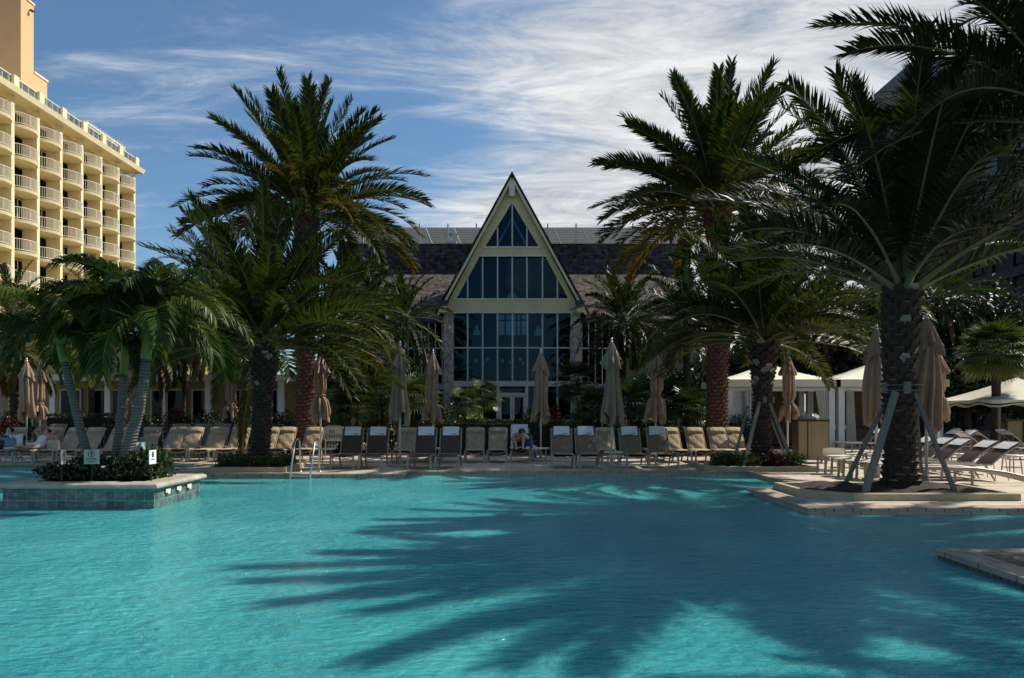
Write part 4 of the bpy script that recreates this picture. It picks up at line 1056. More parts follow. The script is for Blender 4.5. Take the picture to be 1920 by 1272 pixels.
shrub('red leaved plant right of the hall doors', 1036,29.5,.95,(.38,.35,.75),700,.20,'redl',130, name='red_leaved_plant', cat='plant', asp=.35, up=.8, t1=.9, group=None)
shrub('brown red plant in front of the terrace building, left of the hedge bed palm', 330,29.8,.9,(.6,.4,.7),800,.16,'redl',131, name='red_leaved_plant', cat='plant', asp=.35, up=.6, t0=.3, t1=1.0, group=None)
shrub('reddish shrub at the left edge behind the loungers', 8,29.5,.7,(.8,.5,.6),900,.14,'redl',133, name='red_leaved_plant', cat='plant', t0=0, t1=.6, group=None)
shrub('yellow variegated plant behind the hedge left of the hall doors', 893,29.2,.95,(.42,.3,.40),420,.16,'varl',132, name='variegated_plant', cat='plant', t0=.2, t1=1, group=None)
shrub('small yellow green plant right of the red leaved plant', 1052,29.3,.85,(.28,.3,.40),300,.14,'varl',134, name='variegated_plant', cat='plant', t0=.1, t1=.7, group=None)

def btree(label, x, y, h, r, n, sd, size=.28, t1=.5):
    rnd = random.Random(sd); t = thing('broadleaf_tree', label, 'tree', (x,y,0), group='dark trees behind the cabanas and palms')
    b = MB(); tips = []
    b.tube([(x,y,0),(x+rnd.uniform(-.2,.2),y,h*.3),(x,y,h*.6)], [.28,.2,.12], 10)
    for k in range(9):
        a = k*.7+rnd.uniform(0,.5); z0 = h*rnd.uniform(.2,.5); e = (x+math.cos(a)*r*rnd.uniform(.4,.8),y+math.sin(a)*r*rnd.uniform(.4,.8),h*rnd.uniform(.35,.85)); tips.append(e)
        b.tube([(x,y,z0),((x+e[0])/2,(y+e[1])/2,(z0+e[2])/2+.3),e], [.10,.07,.02], 6)
    part('trunk', b, M['bark_dark'], t, world=True)
    b = MB()
    for e in tips+[(x,y,h*.8),(x,y,h*.5)]: leafcloud(b, e, (r*.48,r*.48,h*.22), n//11, size, .0, t1, .2, rnd=rnd)
    part('crown', b, M['shrubl'], t, world=True); return t
for i,(x,y,h,r,lab) in enumerate(((14.5,40,7.5,3.0,'dark tree behind the left cabana'),(19.5,41,8,3.2,'dark tree behind the right cabana'),(25,41,8,3.2,'dark tree left of the bright fan palm'),(31,42,7.5,3.2,'dark tree behind the canvas pavilion'),
        (27.5,37,5.0,2.6,'lower dark tree just behind the canvas pavilion'),(22.5,37,4.6,2.4,'lower dark tree right of the nearest palm trunk'),(17.5,37.5,4.4,2.2,'lower dark tree behind both cabanas'),(10.8,38.5,4.6,2.0,'dark tree behind the tall right palm'),(8.0,38.5,3.6,1.6,'dark small tree between hall and tall right palm'),
        (-6.9,39.5,5.2,1.8,'dark small tree left of the hall, behind the umbrellas'),(33,38,6,2.6,'dark tree behind the pavilion at the right edge'))):
    btree(lab, x, y, h, r, 11000, 200+i)
# offcuts of a clipped screen hedge beyond the loungers on the right
hedge('dark hedge behind the rear loungers on the right, left of the pavilion', 17.5,19.6,33.0,34.0,0,1.5,3500,.13,0,.3,7)
# ------------------------------------------------------------------ sun loungers (foot end towards -Y)
def make_lounger(kind, ang=62, bl=.80, sh=.36):
    # kinds: cushion, sling, covered, slung (recline sling with white curved head cover)
    t = thing('sun_lounger', 'x', 'sun lounger', (0,0,0)); a = R(ang); hw = .29 if kind in ('cushion','dark') else .305
    fm = M['frame']
    hy, hz = 1.12, sh
    def bp(s_, x=0.0, off=0.0):
        cv = .10*s_*s_ if kind == 'slung' else .03*s_*s_
        aa = a
        return (x, hy+math.cos(aa)*bl*s_+math.sin(aa)*(cv-off*-1)*1.0*(-1 if False else 1)*0+math.cos(aa+math.pi/2)*off*-1*0 + math.sin(aa)*cv, hz+math.sin(aa)*bl*s_-math.cos(aa)*cv*1.3)
    b = MB()
    for sx_ in (-hw,hw):
        b.tube([(sx_,0.0,hz-.02),(sx_,.03,hz),(sx_,.6,hz-.015),(sx_,hy,hz)], .017, 6)
        b.tube([bp(s_/6,sx_) for s_ in range(7)], .017, 6)
    b.tube([bp(1,-hw),bp(1.0,0),bp(1,hw)], .014, 6)
    b.tube([(-hw,hy,hz),(hw,hy,hz)], .014, 6)
    part('frame', b, fm, t)
    for sx_ in (-hw,hw):
        b = MB(); b.bar((sx_,.03,hz-.005),(sx_*1.03,.0,0),.055,.028, up=(0,1,0)); part('leg', b, fm, t)
        b = MB(); b.bar((sx_,.98,hz-.005),(sx_*1.0,1.20,0),.045,.025, up=(0,1,0)); part('leg', b, fm, t)
    b = MB(); b.tube([(-hw+2*hw*k/12, .02, hz-.02-.075*math.sin(math.pi*k/12)**1.4) for k in range(13)], .014, 6)
    part('crossbar', b, fm, t); b = MB(); b.tube([(-hw,.95,.13),(hw,.95,.13)], .012, 6); part('stretcher', b, fm, t)
    # prop strut of the backrest
    q = bp(.55,0)
    for sx_ in (-.24,.24):
        b = MB(); b.tube([(sx_,q[1],q[2]-.0),(sx_,hy+.42 if kind=='slung' else hy+.30,0.0 if kind=='slung' else .2)], .010, 5)
        part('back_prop', b, fm, t)
    fab = {'cushion':'cushion','sling':'sling','covered':'cushiondark','slung':'sling','dark':'cushiondark'}[kind]
    thick = .055 if kind in ('cushion','covered','dark') else .012
    b = MB()
    def seat(u,v):
        x = (u-.5)*2*(hw-.02); y = .02+v*(hy-.03); z = hz-.035*math.sin(math.pi*u)**.7 + thick*math.sin(math.pi*u)**.3*(1 if thick>.02 else 1)
        return (x,y,z-.012*math.sin(v*math.pi*5)*(1 if thick>.02 else 0))
    b.grid(seat, 12, 20); b.grid(lambda u,v: (lambda p: (p[0],p[1],p[2]-thick-.004))(seat(1-u,v)), 12, 20)
    part('seat', b, M[fab], t, True)
    b = MB()
    nx, nz = -math.sin(a), math.cos(a)     # outward normal (y,z) of the resting face
    lo = -.02 if kind != 'covered' else -.02
    top = 1.0
    def back(u,v, side=1):
        s_ = lo+(top-lo)*v; p = bp(s_); x = (u-.5)*2*(hw-(.012 if thick>.02 else .02))
        puff = thick*(math.sin(math.pi*min(1,max(0,u)))**.35)*(math.sin(math.pi*min(.98,max(.02,v)))**.25)
        if kind in ('cushion','dark','covered'):
            if kind == 'covered' and v > .62: puff *= .7
            elif v > .74: puff *= 1.9
            elif v > .68: puff *= .15
            puff += .012*math.sin(u*9+v*14)*(1-v)
        return (x, p[1]+nx*puff*side, p[2]+nz*puff*side)
    b.grid(back, 14, 26); b.grid(lambda u,v: back(1-u,v,-.25), 14, 26)
    bk = part('backrest', b, M[fab], t, True)
    if kind in ('sling','covered','slung'):
        b = MB(); v0 = .70 if kind != 'slung' else .66
        wv = .76 if kind != 'slung' else .94
        def cov(u,v):
            s_ = v0+(1.03-v0)*v; p = bp(s_); pf = thick*1.0+.028
            x = (u-.5)*2*hw*wv
            return (x, p[1]+nx*pf, p[2]+nz*pf)
        b.grid(cov, 10, 8); b.grid(lambda u,v: (lambda p: (p[0], p[1]-nx*.05, p[2]-nz*.05))(cov(1-u,v)), 10, 8)
        # top wrap
        def wrap(u,v):
            p = cov(u,1.0); ang_ = v*math.pi
            return (p[0], p[1]-nx*.025*(1-math.cos(ang_))+0, p[2]-nz*.025*(1-math.cos(ang_))+.022*math.sin(ang_))
        b.grid(wrap, 10, 6); hc = part('headrest_cover', b, M['towel'], t, True)
        if kind != 'slung':
            b = MB()
            for k in range(6):
                p = cov(.62+.05*k, .10); b.box((p[0]-.0, p[1]+nx*.004, p[2]+.012), (.018,.004,.022))
            part('stitched_mark', b, M['framedark'], hc)
    if kind == 'sling':          # darker side panels visible beside the cover
        pass
    return t
LG = {'cushion':'tan cushioned loungers facing the pool','sling':'dark sling loungers facing the pool','covered':'brown loungers with white head covers facing the pool','slung':'reclined dark loungers on the right deck','dark':'tan cushioned loungers facing the pool'}
proto = {}
def lounger(kind, x, y, rz, label, group=None, ang=None):
    key = (kind, ang)
    if key not in proto:
        o = make_lounger(kind, ang or {'cushion':53,'sling':66,'covered':64,'slung':45,'dark':63}[kind], .86 if kind in ('dark','cushion') else .80); proto[key] = o
        o.location = (x,y,.004); o.rotation_euler = (0,0,rz); o['label'] = label; o['group'] = group or LG[kind]; return o
    return dup(proto[key], (x,y,.004), rz, label, group or LG[kind])
for x,lab in ((-4.62,'leftmost of the four dark sling loungers, just right of the pool ladder'),(-3.85,'dark sling lounger second from the left, with the tall umbrella pole on its right'),(-2.52,'dark sling lounger third from the left, between two umbrella poles'),(-1.77,'rightmost of the four dark sling loungers')):
    lounger('sling', x, 20.25, R(random.uniform(-2,2)), lab)
for x,lab in ((1.41,'leftmost of the four brown loungers with white head covers'),(2.18,'brown lounger with white head cover left of the slim side table'),(3.48,'brown lounger with white head cover right of the slim side table'),(4.28,'rightmost of the four brown loungers with white head covers')):
    lounger('covered', x, 20.6, R(random.uniform(-2,2)), lab)
for x,y,k,lab in ((-1.17,22.8,'cushion','wrinkled tan lounger just right of the dark sling loungers'),(-.47,22.8,'cushion','smooth tan lounger left of the seated person in the middle'),(.24,22.8,'cushion','tan lounger under the seated person in the middle'),
        (-3.35,22.7,'cushion','tan lounger seen behind the tall umbrella pole, between the dark sling pairs'),(-2.72,22.7,'cushion','tan lounger mostly hidden behind the third dark sling lounger'),(-1.9,22.7,'cushion','tan lounger of which a sliver shows right of the dark sling loungers'),
        (2.95,22.6,'cushion','tan lounger behind the slim side table, between the covered loungers'),(5.2,22.8,'cushion','tan lounger just right of the covered loungers'),(5.92,22.8,'cushion','wrinkled tan lounger second right of the covered loungers'),(6.62,22.8,'cushion','tan lounger left of the braced middle palm'),(7.32,22.9,'cushion','tan lounger partly hidden by the boards of the middle palm'),
        (-6.6,23.3,'cushion','tan lounger directly behind the pool ladder'),(-7.4,23.3,'cushion','tan lounger just left of the pool ladder, right of the hedge bed palm'),(-8.05,23.3,'cushion','tan lounger half hidden by the trunk of the hedge bed palm'),
        (-8.98,23.3,'cushion','tan lounger left of the hedge bed palm trunk'),(-9.72,23.3,'cushion','tan lounger second left of the hedge bed palm trunk'),(-10.47,23.3,'cushion','tan lounger third left of the hedge bed palm trunk'),(-11.1,23.3,'cushion','tan lounger fourth left of the hedge bed palm trunk'),(-11.86,23.3,'cushion','tan lounger just right of the arching palm trunks'),
        (-16.1,22.7,'cushion','tan lounger at the left edge, under the person in dark clothes'),(-14.9,22.7,'cushion','tan lounger under the person in white at far left'),(-14.2,22.7,'cushion','tan lounger right of the person in white, beside the spotted bag'),(-13.5,22.7,'cushion','tan lounger behind the left arching palm trunk'),(-12.75,22.8,'cushion','tan lounger between the left and middle arching palm trunks')):
    lounger(k, x+random.uniform(-.03,.03), y+random.uniform(-.12,.12)*(0 if 'under the' in lab else 1), R(random.uniform(-4,4))*(0 if 'under the' in lab else 1), lab)
for x,y,lab in ((-9.6,25.0,'brown lounger in the rear row behind the umbrella, nearest the hedge bed palm'),(-10.3,25.0,'second brown lounger of the rear row counted from the hedge bed palm'),(-11.0,25.0,'third brown lounger of the rear row counted from the hedge bed palm'),(-11.7,25.0,'leftmost brown lounger of the rear row right of the arching palms'),(-13.2,24.6,'brown lounger in the rear row behind the middle arching palm'),(-15.9,24.6,'brown lounger in the rear row behind the first umbrella pole')):
    lounger('dark', x, y, R(random.uniform(-2,2)), lab, 'brown loungers in the rear row on the left')
# reclined loungers on the right deck, heads towards +X
RX = -math.pi/2
def rl(x, y, lab, dz=0, kind='slung'): return lounger(kind, x-1.12, y, RX+R(dz), lab, LG['slung'])
rl(10.9,17.3,'nearest reclined dark lounger on the right deck',-2); rl(10.9,18.05,'reclined dark lounger right behind the nearest one on the right',-2)
rl(10.95,19.1,'reclined dark lounger behind the thin prop board of the nearest palm',1); rl(10.95,19.85,'reclined dark lounger second behind the thin prop board, near the umbrella pole',1); rl(10.95,20.65,'reclined dark lounger right of the nearest palm trunk, third behind the prop board',0)
rl(16.2,27.2,'rear reclined lounger with white cover, right one of its pair, below the pavilion eave',3); rl(16.1,28.0,'rear reclined lounger with white cover, left one of its pair',3)
rl(13.9,28.4,'rear reclined lounger just right of the overlapping umbrellas',0); rl(13.8,29.2,'farthest reclined lounger right of the overlapping umbrellas',0)
def rl2(x,y,lab): return lounger('slung', x+1.12, y, math.pi/2, lab, 'rear loungers turned away from the pool')
rl2(17.6,27.6,'rear lounger turned to the right, in front of the pavilion bar'); rl2(18.9,27.9,'rear lounger turned to the right, nearest the right edge'); rl2(15.95,25.6,'folded up lounger leaning towards the rear pair on the right')
lounger('dark', 16.4, 24.4, RX, 'brown cushioned lounger at the right edge behind the nearest pair', LG['slung'])
lounger('dark', 17.4, 24.0, RX, 'brown cushioned lounger farther right at the right edge', LG['slung'])
# contoured wave lounger, its curved rail sweeping down to the paving
WL = thing('curved_lounger', 'pale curved lounger whose bent rail sweeps down to the paving at lower right', 'sun lounger', (9.6,15.9,.004))
b = MB(); wl = [(-1.2,.05),(-1.15,.30),(-.9,.37),(-.3,.36),(.3,.34),(.9,.26),(1.5,.12),(1.9,.02)]
for yq in (0,.62):
    b.tube([(x,yq,z) for x,z in wl], .035, 8, flat=1.3)
part('rail', b, M['frame'], WL)
b = MB(); b.grid(lambda u,v: (-1.05+u*1.7, .03+v*.56, .385-.07*u-.03*math.sin(math.pi*v)+.008*math.sin(u*60)), 50, 8); part('woven_seat', b, M['tabletop'], WL)
b = MB()
for xq in (-.9,.2): b.tube([(xq,0,.2),(xq,.62,.2)], .015, 6); b.bb(xq-.02,xq+.02,-.02,.02,0,.34); b.bb(xq-.02,xq+.02,.60,.64,0,.34)
part('leg', b, M['frame'], WL)

# ------------------------------------------------------------------ side tables, stools
def make_table(r=.27, h=.47, square=False):
    t = thing('side_table', 'x', 'side table', (0,0,0))
    b = MB()
    if square: b.box((0,0,h-.02),(2*r,2*r,.04))
    else: b.lathe([(.001,h-.04),(r-.01,h-.04),(r,h-.02),(r-.01,h),(.001,h)], (0,0,0), 28)
    part('table_top', b, M['tabletop'], t, not square)
    for k in range(4):
        a = math.pi/4+k*math.pi/2; q = r*.85 if not square else r*1.2
        b = MB(); b.tube([(math.cos(a)*q*.8,math.sin(a)*q*.8,h-.03),(math.cos(a)*q,math.sin(a)*q,0)], .016, 6); part('leg', b, M['frame'], t)
    b = MB(); b.tube([(math.cos(k*math.pi/8)*r*.75,math.sin(k*math.pi/8)*r*.75,.16) for k in range(17)], .009, 5); part('ring_stretcher', b, M['frame'], t)
    return t
tb = make_table(); tq = make_table(.3,.45,True)
TBL = [(PX(612,22.2),22.2,.50,'round side table right of the pool ladder'),(PX(1015,22.6),22.6,.5,'round side table between the seated person and the covered loungers'),(PX(1150,20.5),20.5,.50,'slim round side table in front of the umbrella between the covered loungers'),
       (PX(26,22.9),22.9,.5,'round side table at far left holding a white bag and a grey bag'),(PX(1800,19.5),19.5,.47,'round side table between the reclined loungers on the right'),(PX(1897,18.9),18.9,.5,'round side table at the right edge behind the nearest reclined lounger'),(PX(815,22.6),22.6,.5,'round side table behind the gap between the right pair of dark loungers'),(PX(1222,22.3),22.3,.5,'round side table glimpsed between the two right covered loungers')]
for i,(x,y,h,lab) in enumerate(TBL):
    if i == 0: tb.location = (x,y,.004); tb['label'] = lab; tb['group'] = 'round side tables'
    else: dup(tb, (x,y,.004), 0, lab, 'round side tables')
# low slung stools beside the nearest palm
def make_stool():
    t = thing('sling_stool', 'x', 'footstool', (0,0,0)); b = MB()
    b.grid(lambda u,v: ((u-.5)*.62,(v-.5)*.5,.43-.05*math.sin(math.pi*u)), 12, 4); b.grid(lambda u,v: ((.5-u)*.62,(v-.5)*.5,.41-.05*math.sin(math.pi*u)), 12, 4)
    part('seat', b, M['tabletop'], t, True)
    for sx_ in (-.29,.29):
        for sy_ in (-.24,.24):
            b = MB(); b.bar((sx_,sy_,.42),(sx_*1.08,sy_,0),.05,.035, up=(0,1,0)); part('leg', b, M['frame'], t)
    b = MB()
    for sy_ in (-.25,.25): b.tube([(-.3+.6*k/10,sy_,.40-.09*math.sin(math.pi*k/10)) for k in range(11)], .014, 6)
    part('crossbar', b, M['frame'], t); return t
ST = [(1563,18.9,'low sling stool nearest the towel cabinet'),(1590,18.2,'low sling stool second from the towel cabinet'),(1614,17.6,'low sling stool behind the wide left prop board'),(1640,17.2,'low sling stool at the foot of the nearest palm'),(1598,21.0,'low sling stool in the back row near the cabana post')]
s0 = make_stool()
for i,(px_,y,lab) in enumerate(ST):
    if i == 0: s0.location = (PX(px_,y),y,.004); s0['label'] = lab; s0['group'] = 'low sling stools'
    else: dup(s0, (PX(px_,y),y,.004), R(random.uniform(-8,8)), lab, 'low sling stools')
b = MB(); x,y = PX(1571,20.2),20.2
b.bb(-.42,.42,-.02,.02,.38,.55); b.bb(-.45,.45,-.3,.3,.36,.40)
CT = thing('cream_chair', 'low cream chair back peeking between the stools and the cabana posts', 'chair', (x,y,.004)); 
b2 = MB(); b2.grid(lambda u,v: ((u-.5)*.58,.25,.38+v*.20-.03*(2*u-1)**2*v), 10, 3); b2.grid(lambda u,v: ((.5-u)*.58,.29,.38+v*.20-.03*(2*u-1)**2*v), 10, 3); part('backrest', b2, M['canvas'], CT, True)
b2 = MB(); b2.box((0,0,.36),(.56,.5,.05)); part('seat', b2, M['canvas'], CT)
for sx_ in (-.25,.25):
    for sy_ in (-.22,.22): b2 = MB(); b2.box((sx_,sy_,.17),(.04,.04,.34)); part('leg', b2, M['frame'], CT)

# ------------------------------------------------------------------ closed umbrellas
def make_umb(sd, m, H_=3.5, low=1.36, wide=1.0, tie=None):
    rnd = random.Random(sd); t = thing('closed_umbrella', 'x', 'umbrella', (0,0,0))
    b = MB(); b.tube([(0,0,0),(0,0,H_-.05)], .030, 10); part('pole', b, M['pole'], t, True)
    b = MB(); b.lathe([(.001,0),(.30,0),(.30,.05),(.06,.08),(.045,.30),(.001,.30)], (0,0,0), 20); part('base', b, M['frame'], t)
    ph = [rnd.uniform(0,6.28) for _ in range(6)]; nf = 8
    def body(u,v):
        a = u*2*math.pi; z = H_-.30 - v*(H_-.30-low)
        rr = (.115+.12*v**.75)*wide
        if tie: rr *= 1-.42*math.exp(-((v-tie)/.07)**2)
        rr += .02*math.sin(v*7+ph[0])
        f = math.cos(nf*a+ph[1]+.9*math.sin(v*2.6+ph[2])); f = (abs(f)**.6)*(1 if f>0 else -1)
        fold = 1+.34*f*(.35+.65*v)+.12*math.cos(3*a+ph[3]+v*2)
        hem = 0
        if v > .8: hem = (v-.8)/.2*(.16*math.cos(4*a+ph[4])+.07*math.cos(7*a+ph[5]))
        sw = .03*math.sin(v*3+ph[4])
        return (math.cos(a)*rr*fold+sw, math.sin(a)*rr*fold, z+hem)
    b = MB(); b.grid(body, 96, 34, closed=True); cn = part('canopy', b, m, t, True)
    def top(u,v):
        a = u*2*math.pi; z = H_-.06 - v*.62
        rr = (.035+.205*v**.85)*wide; f = math.cos(nf*a+ph[1]+.4); f = (abs(f)**.7)*(1 if f>0 else -1)
        fold = 1+.26*f*v+.10*math.cos(2*a+ph[2])
        hem = -.10*v**4*math.cos(4*a+ph[3]) - .05*v**4*math.cos(8*a)
        return (math.cos(a)*rr*fold, math.sin(a)*rr*fold, z+hem)
    b = MB(); b.grid(top, 96, 14, closed=True); part('upper_tier', b, m, cn, True)
    b = MB(); b.lathe([(.001,H_-.08),(.05,H_-.07),(.035,H_-.03),(.02,H_-.015),(.034,H_+.02),(.03,H_+.05),(.001,H_+.07)], (0,0,0), 12); part('finial', b, M['steel'], t, True)
    if tie:
        zt = H_-.30-tie*(H_-.30-low); b = MB(); b.tube([(math.cos(k*math.pi/10)*.16,math.sin(k*math.pi/10)*.16,zt+.01*math.sin(k)) for k in range(21)], .018, 5); part('tie_strap', b, m, cn)
    return t
up = [make_umb(1,M['umbcloth'],tie=.72), make_umb(2,M['umbcloth']), make_umb(3,M['umbcloth'],tie=.6,wide=1.05), make_umb(4,M['umbclothg'],wide=1.0), make_umb(5,M['umbcloth'],wide=1.1,low=1.36)]
used_u = set()
UM = [(50,27.9,1,0,'first closed umbrella from the left, wide at its shoulders'),(74,30.3,0,1,'closed umbrella half hidden behind the first one from the left'),(243,28.4,2,2,'closed umbrella behind the middle arching palm'),(258,31.0,1,3,'closed umbrella showing thinly between two arching palm trunks'),
      (435,30.3,0,.4,'closed umbrella left of the hedge bed palm, in front of the terrace building'),(601,24.4,2,1.2,'closed umbrella against the reddish trunk of the tall left palm'),(750,21.2,3,2.0,'tall closed umbrella beside the dark sling loungers, left of the hall'),(812,24.2,0,.2,'closed umbrella in front of the left stone pier'),
      (1014,23.7,1,2.6,'closed umbrella in front of the hall, right of the doors'),(1147,20.2,3,.9,'tall olive closed umbrella right of the hall over the slim side table'),(1229,23.7,2,3.3,'closed umbrella over the covered loungers, right of the olive one'),(1477,24.8,0,2.9,'closed umbrella in front of the left cabana, right of the braced middle palm'),
      (1643,16.9,4,.5,'closed umbrella just left of the nearest palm trunk'),(1737,14.9,4,2.2,'largest closed umbrella, right of the nearest palm trunk'),(1760,23.9,2,.7,'closed umbrella overlapped by the largest one, right of the nearest palm')]
for px_,y,k,rz,lab in UM:
    loc = (PX(px_,y),y,.004); sc_z = 1.0
    if k not in used_u: o = up[k]; used_u.add(k); o.location = loc; o.rotation_euler = (0,0,rz); o['label'] = lab; o['group'] = 'closed market umbrellas'
    else: o = dup(up[k], loc, rz, lab, 'closed market umbrellas')

# ------------------------------------------------------------------ prop boards
def brace(px_t, py_t, Yt, px_b, Yb, zb, lab, wd=.09, th_=.045):
    a = Vector((PX(px_b,Yb),Yb,zb)); c = Vector((PX(px_t,Yt),Yt,PZ(py_t,Yt)))
    b = MB(); b.bar(a, c, wd, th_, up=(0,1,0)); return solo('prop_board', b, M['board'], lab, 'prop board', 'boards propping the palms', loc=tuple(a))
for args in ((1402,762,20.6,1373,20.3,.05,'dark prop board on the far left of the middle palm',.05,.09),(1424,754,20.45,1393,19.75,.05,'wide prop board on the left of the middle palm'),(1443,756,20.6,1490,20.0,.05,'long prop board on the right of the middle palm'),(1441,775,20.9,1478,21.6,.05,'thin rear prop board on the right of the middle palm',.05,.05),
             (1665,745,14.35,1579,14.6,.05,'thin dark prop board on the far left of the nearest palm',.05,.10),(1679,735,13.98,1620,13.45,.05,'wide grey prop board in front of the nearest palm',.13,.05),(1714,735,14.1,1794,13.5,.05,'long prop board on the right of the nearest palm',.07,.06),(1716,735,14.6,1730,15.2,.03,'upright brown prop board behind the right side of the nearest palm',.05,.05)):
    brace(*args)
b = MB()
for a_ in range(5):
    an = a_*2*math.pi/5-.5; b.box((PX(1690,14.3)+math.cos(an)*.33,14.3+math.sin(an)*.33,PZ(728,14.3)),(.05,.12,.22),an)
for k in range(2): b.tube([(PX(1690,14.3)+math.cos(i*math.pi/10)*.365,14.3+math.sin(i*math.pi/10)*.365,PZ(728,14.3)-.05+.1*k) for i in range(21)], .008, 4)
solo('trunk_collar', b, M['board'], 'strapped collar of wooden blocks around the nearest palm trunk', 'trunk collar', loc=(PX(1690,14.3),14.3,PZ(728,14.3)))
b = MB()
for a_ in range(5):
    an = a_*2*math.pi/5-.5; b.box((PX(1431,20.8)+math.cos(an)*.27,20.8+math.sin(an)*.27,PZ(750,20.8)),(.04,.10,.18),an)
solo('trunk_collar', b, M['board'], 'collar of wooden blocks around the middle palm trunk', 'trunk collar', loc=(PX(1431,20.8),20.8,PZ(750,20.8)))

# ------------------------------------------------------------------ towel cabinet
TCx = PX(1525,22.6); TC = thing('towel_cabinet', 'tan panelled cabinet on castors with dark edges beside the left cabana', 'cabinet', (TCx,22.6,0), R(-6))
b = MB(); b.bb(-.47,.47,0,.6,.10,1.30); part('body', b, M['darktrim'], TC)
b = MB(); b.bb(-.44,-.19,-.02,-.001,.13,1.27); b.bb(-.15,.44,-.02,-.001,.13,1.27); part('front_panel', b, M['tanpanel'], TC)
b = MB(); b.bb(-.49,.49,-.03,.63,1.30,1.33); part('top', b, M['darktrim'], TC)
for sx_ in (-.4,.4):
    for sy_ in (.06,.54):
        b = MB(); b.tube([(sx_-.02,sy_,.05),(sx_+.02,sy_,.05)], .05, 12); b.box((sx_,sy_,.085),(.06,.05,.04)); part('castor', b, M['blackiron'], TC)
b = MB()
rnd = random.Random(5)
b.grid(lambda u,v: (lambda a,r_: (math.cos(a)*r_*.30*(1+.18*math.sin(5*a+v*4)), math.sin(a)*r_*.2, .17*math.sin(v*math.pi/2)+.02*math.sin(9*a)))(u*2*math.pi, math.cos(v*math.pi/2)**.5+.001), 40, 10, closed=True)
m_, nt_, bs_ = newmat('clear_plastic_wrap'); bs_.inputs['Base Color'].default_value = (.45,.43,.40,1); bs_.inputs['Roughness'].default_value = .2; bumpn(nt_, bs_, noi(nt_, 9, 3, .6, coord(nt_)), 1.0, .1)
solo('wrapped_bundle', b, m_, 'crumpled clear wrapped bundle lying on the towel cabinet', 'bundle', loc=(TCx-.02,22.9,1.334), world=False, smooth=True)

# ------------------------------------------------------------------ pool ladder
PL = thing('pool_ladder', 'steel pool ladder with two handrails at the left far edge', 'pool ladder', (-5.3,18.8,0))
for x in (-5.52,-5.02):
    b = MB(); pts = [(x,19.45,0),(x,19.42,.70),(x,19.40,.80),(x,19.30,.86),(x,19.12,.86),(x,18.98,.78),(x,18.72,.28),(x,18.60,.02),(x,18.58,-.40)]
    b.tube(pts, .024, 10); b.lathe([(.001,.0),(.06,.0),(.06,.015),(.03,.03)], (x,19.45,.006), 14)
    part('handrail', b, M['steel'], PL, True, world=True)
b = MB(); b.tube([(-5.52,18.55,-.02),(-5.02,18.55,-.02)], .02, 8); b.bb(-5.5,-5.04,18.50,18.60,-.045,-.02); part('step', b, M['steel'], PL, world=True)

# ------------------------------------------------------------------ signs
def text(parent, s, size, loc, m='signtext', name='lettering'):
    cu = bpy.data.curves.new(name, 'FONT'); cu.body = s; cu.size = size; cu.align_x = 'CENTER'; cu.align_y = 'CENTER'; cu.extrude = .0015; cu.offset = size*.02
    o = bpy.data.objects.new(name, cu); col.objects.link(o); dg = bpy.context.evaluated_depsgraph_get()
    me = bpy.data.meshes.new_from_object(o.evaluated_get(dg)); bpy.data.objects.remove(o); me.materials.clear(); me.materials.append(M[m])
    q = bpy.data.objects.new(name, me); col.objects.link(q); q.parent = parent; q.location = loc; q.rotation_euler = (R(90),0,0); return q
Y_ = 13.36; S1 = thing('caution_sign', 'square grey green caution sign with a ringed hand symbol on the island planter', 'sign', (PX(172,Y_),Y_,.3), R(4))
b = MB(); b.box((0,.02,.20),(.03,.03,.55)); part('post', b, M['blackiron'], S1)
zc = PZ(857,Y_)-.3; b = MB(); b.box((0,0,zc),(.265,.012,.255)); pn = part('panel', b, M['signgreen'], S1)
b = MB(); b.tube([(math.cos(k*math.pi/16)*.055,-.009,zc+.055+math.sin(k*math.pi/16)*.055) for k in range(33)], .006, 5)
b.box((0,-.009,zc+.050),(.030,.004,.036)); 
for k in range(4): b.box((-.012+k*.008,-.009,zc+.078+(.006 if k in (1,2) else 0)),(.005,.004,.028))
b.box((.020,-.009,zc+.056),(.016,.004,.007)); part('hand_symbol', b, M['signtext'], pn)
text(pn, 'CAUTION', .040, (0,-.008,zc-.035)); text(pn, 'POOL DECK IS SLIPPERY', .017, (0,-.008,zc-.075)); text(pn, 'WHEN WET', .017, (0,-.008,zc-.098))
for px_,rz_,lab,Yq in ((119,102,'narrow white sign seen nearly edge on, left of the caution sign',13.55),(286,84,'narrow white sign seen at an angle, right of the arching palm trunks',13.75)):
    s_ = thing('white_sign', lab, 'sign', (PX(px_,Yq-.35),Yq-.35,.3), R(rz_), 'white signs on the island planter')
    b = MB(); b.box((0,.025,.2),(.03,.03,.62)); part('post', b, M['blackiron'], s_)
    zc = PZ(855,Yq)-.3; b = MB(); b.box((0,0,zc),(.21,.012,.25)); pn = part('panel', b, M['signwhite'], s_)
    b = MB(); b.box((0,-.009,zc+.04),(.05,.003,.08)); b.box((0,-.009,zc+.085),(.03,.003,.03)); b.box((0,-.009,zc-.04),(.10,.003,.014)); part('lettering', b, M['signtext'], pn)
Y_ = 24.9; S3 = thing('depth_sign', 'cream sign with clipped corners reading 5 ft CENTER, behind the leftmost dark lounger', 'sign', (PX(625,Y_),Y_,0))
b = MB(); wq,hq,c_ = .36,.245,.075
b.prismy([(-wq+c_,-hq),(wq-c_,-hq),(wq,-hq+c_),(wq,hq-c_),(wq-c_,hq),(-wq+c_,hq),(-wq,hq-c_),(-wq,-hq+c_)], -.012, .012)
pn = part('panel', b, mat('sign_panel_cream', (.50,.50,.42), .6, .12, 3), S3); pn.location = (.02,0,PZ(814,Y_))
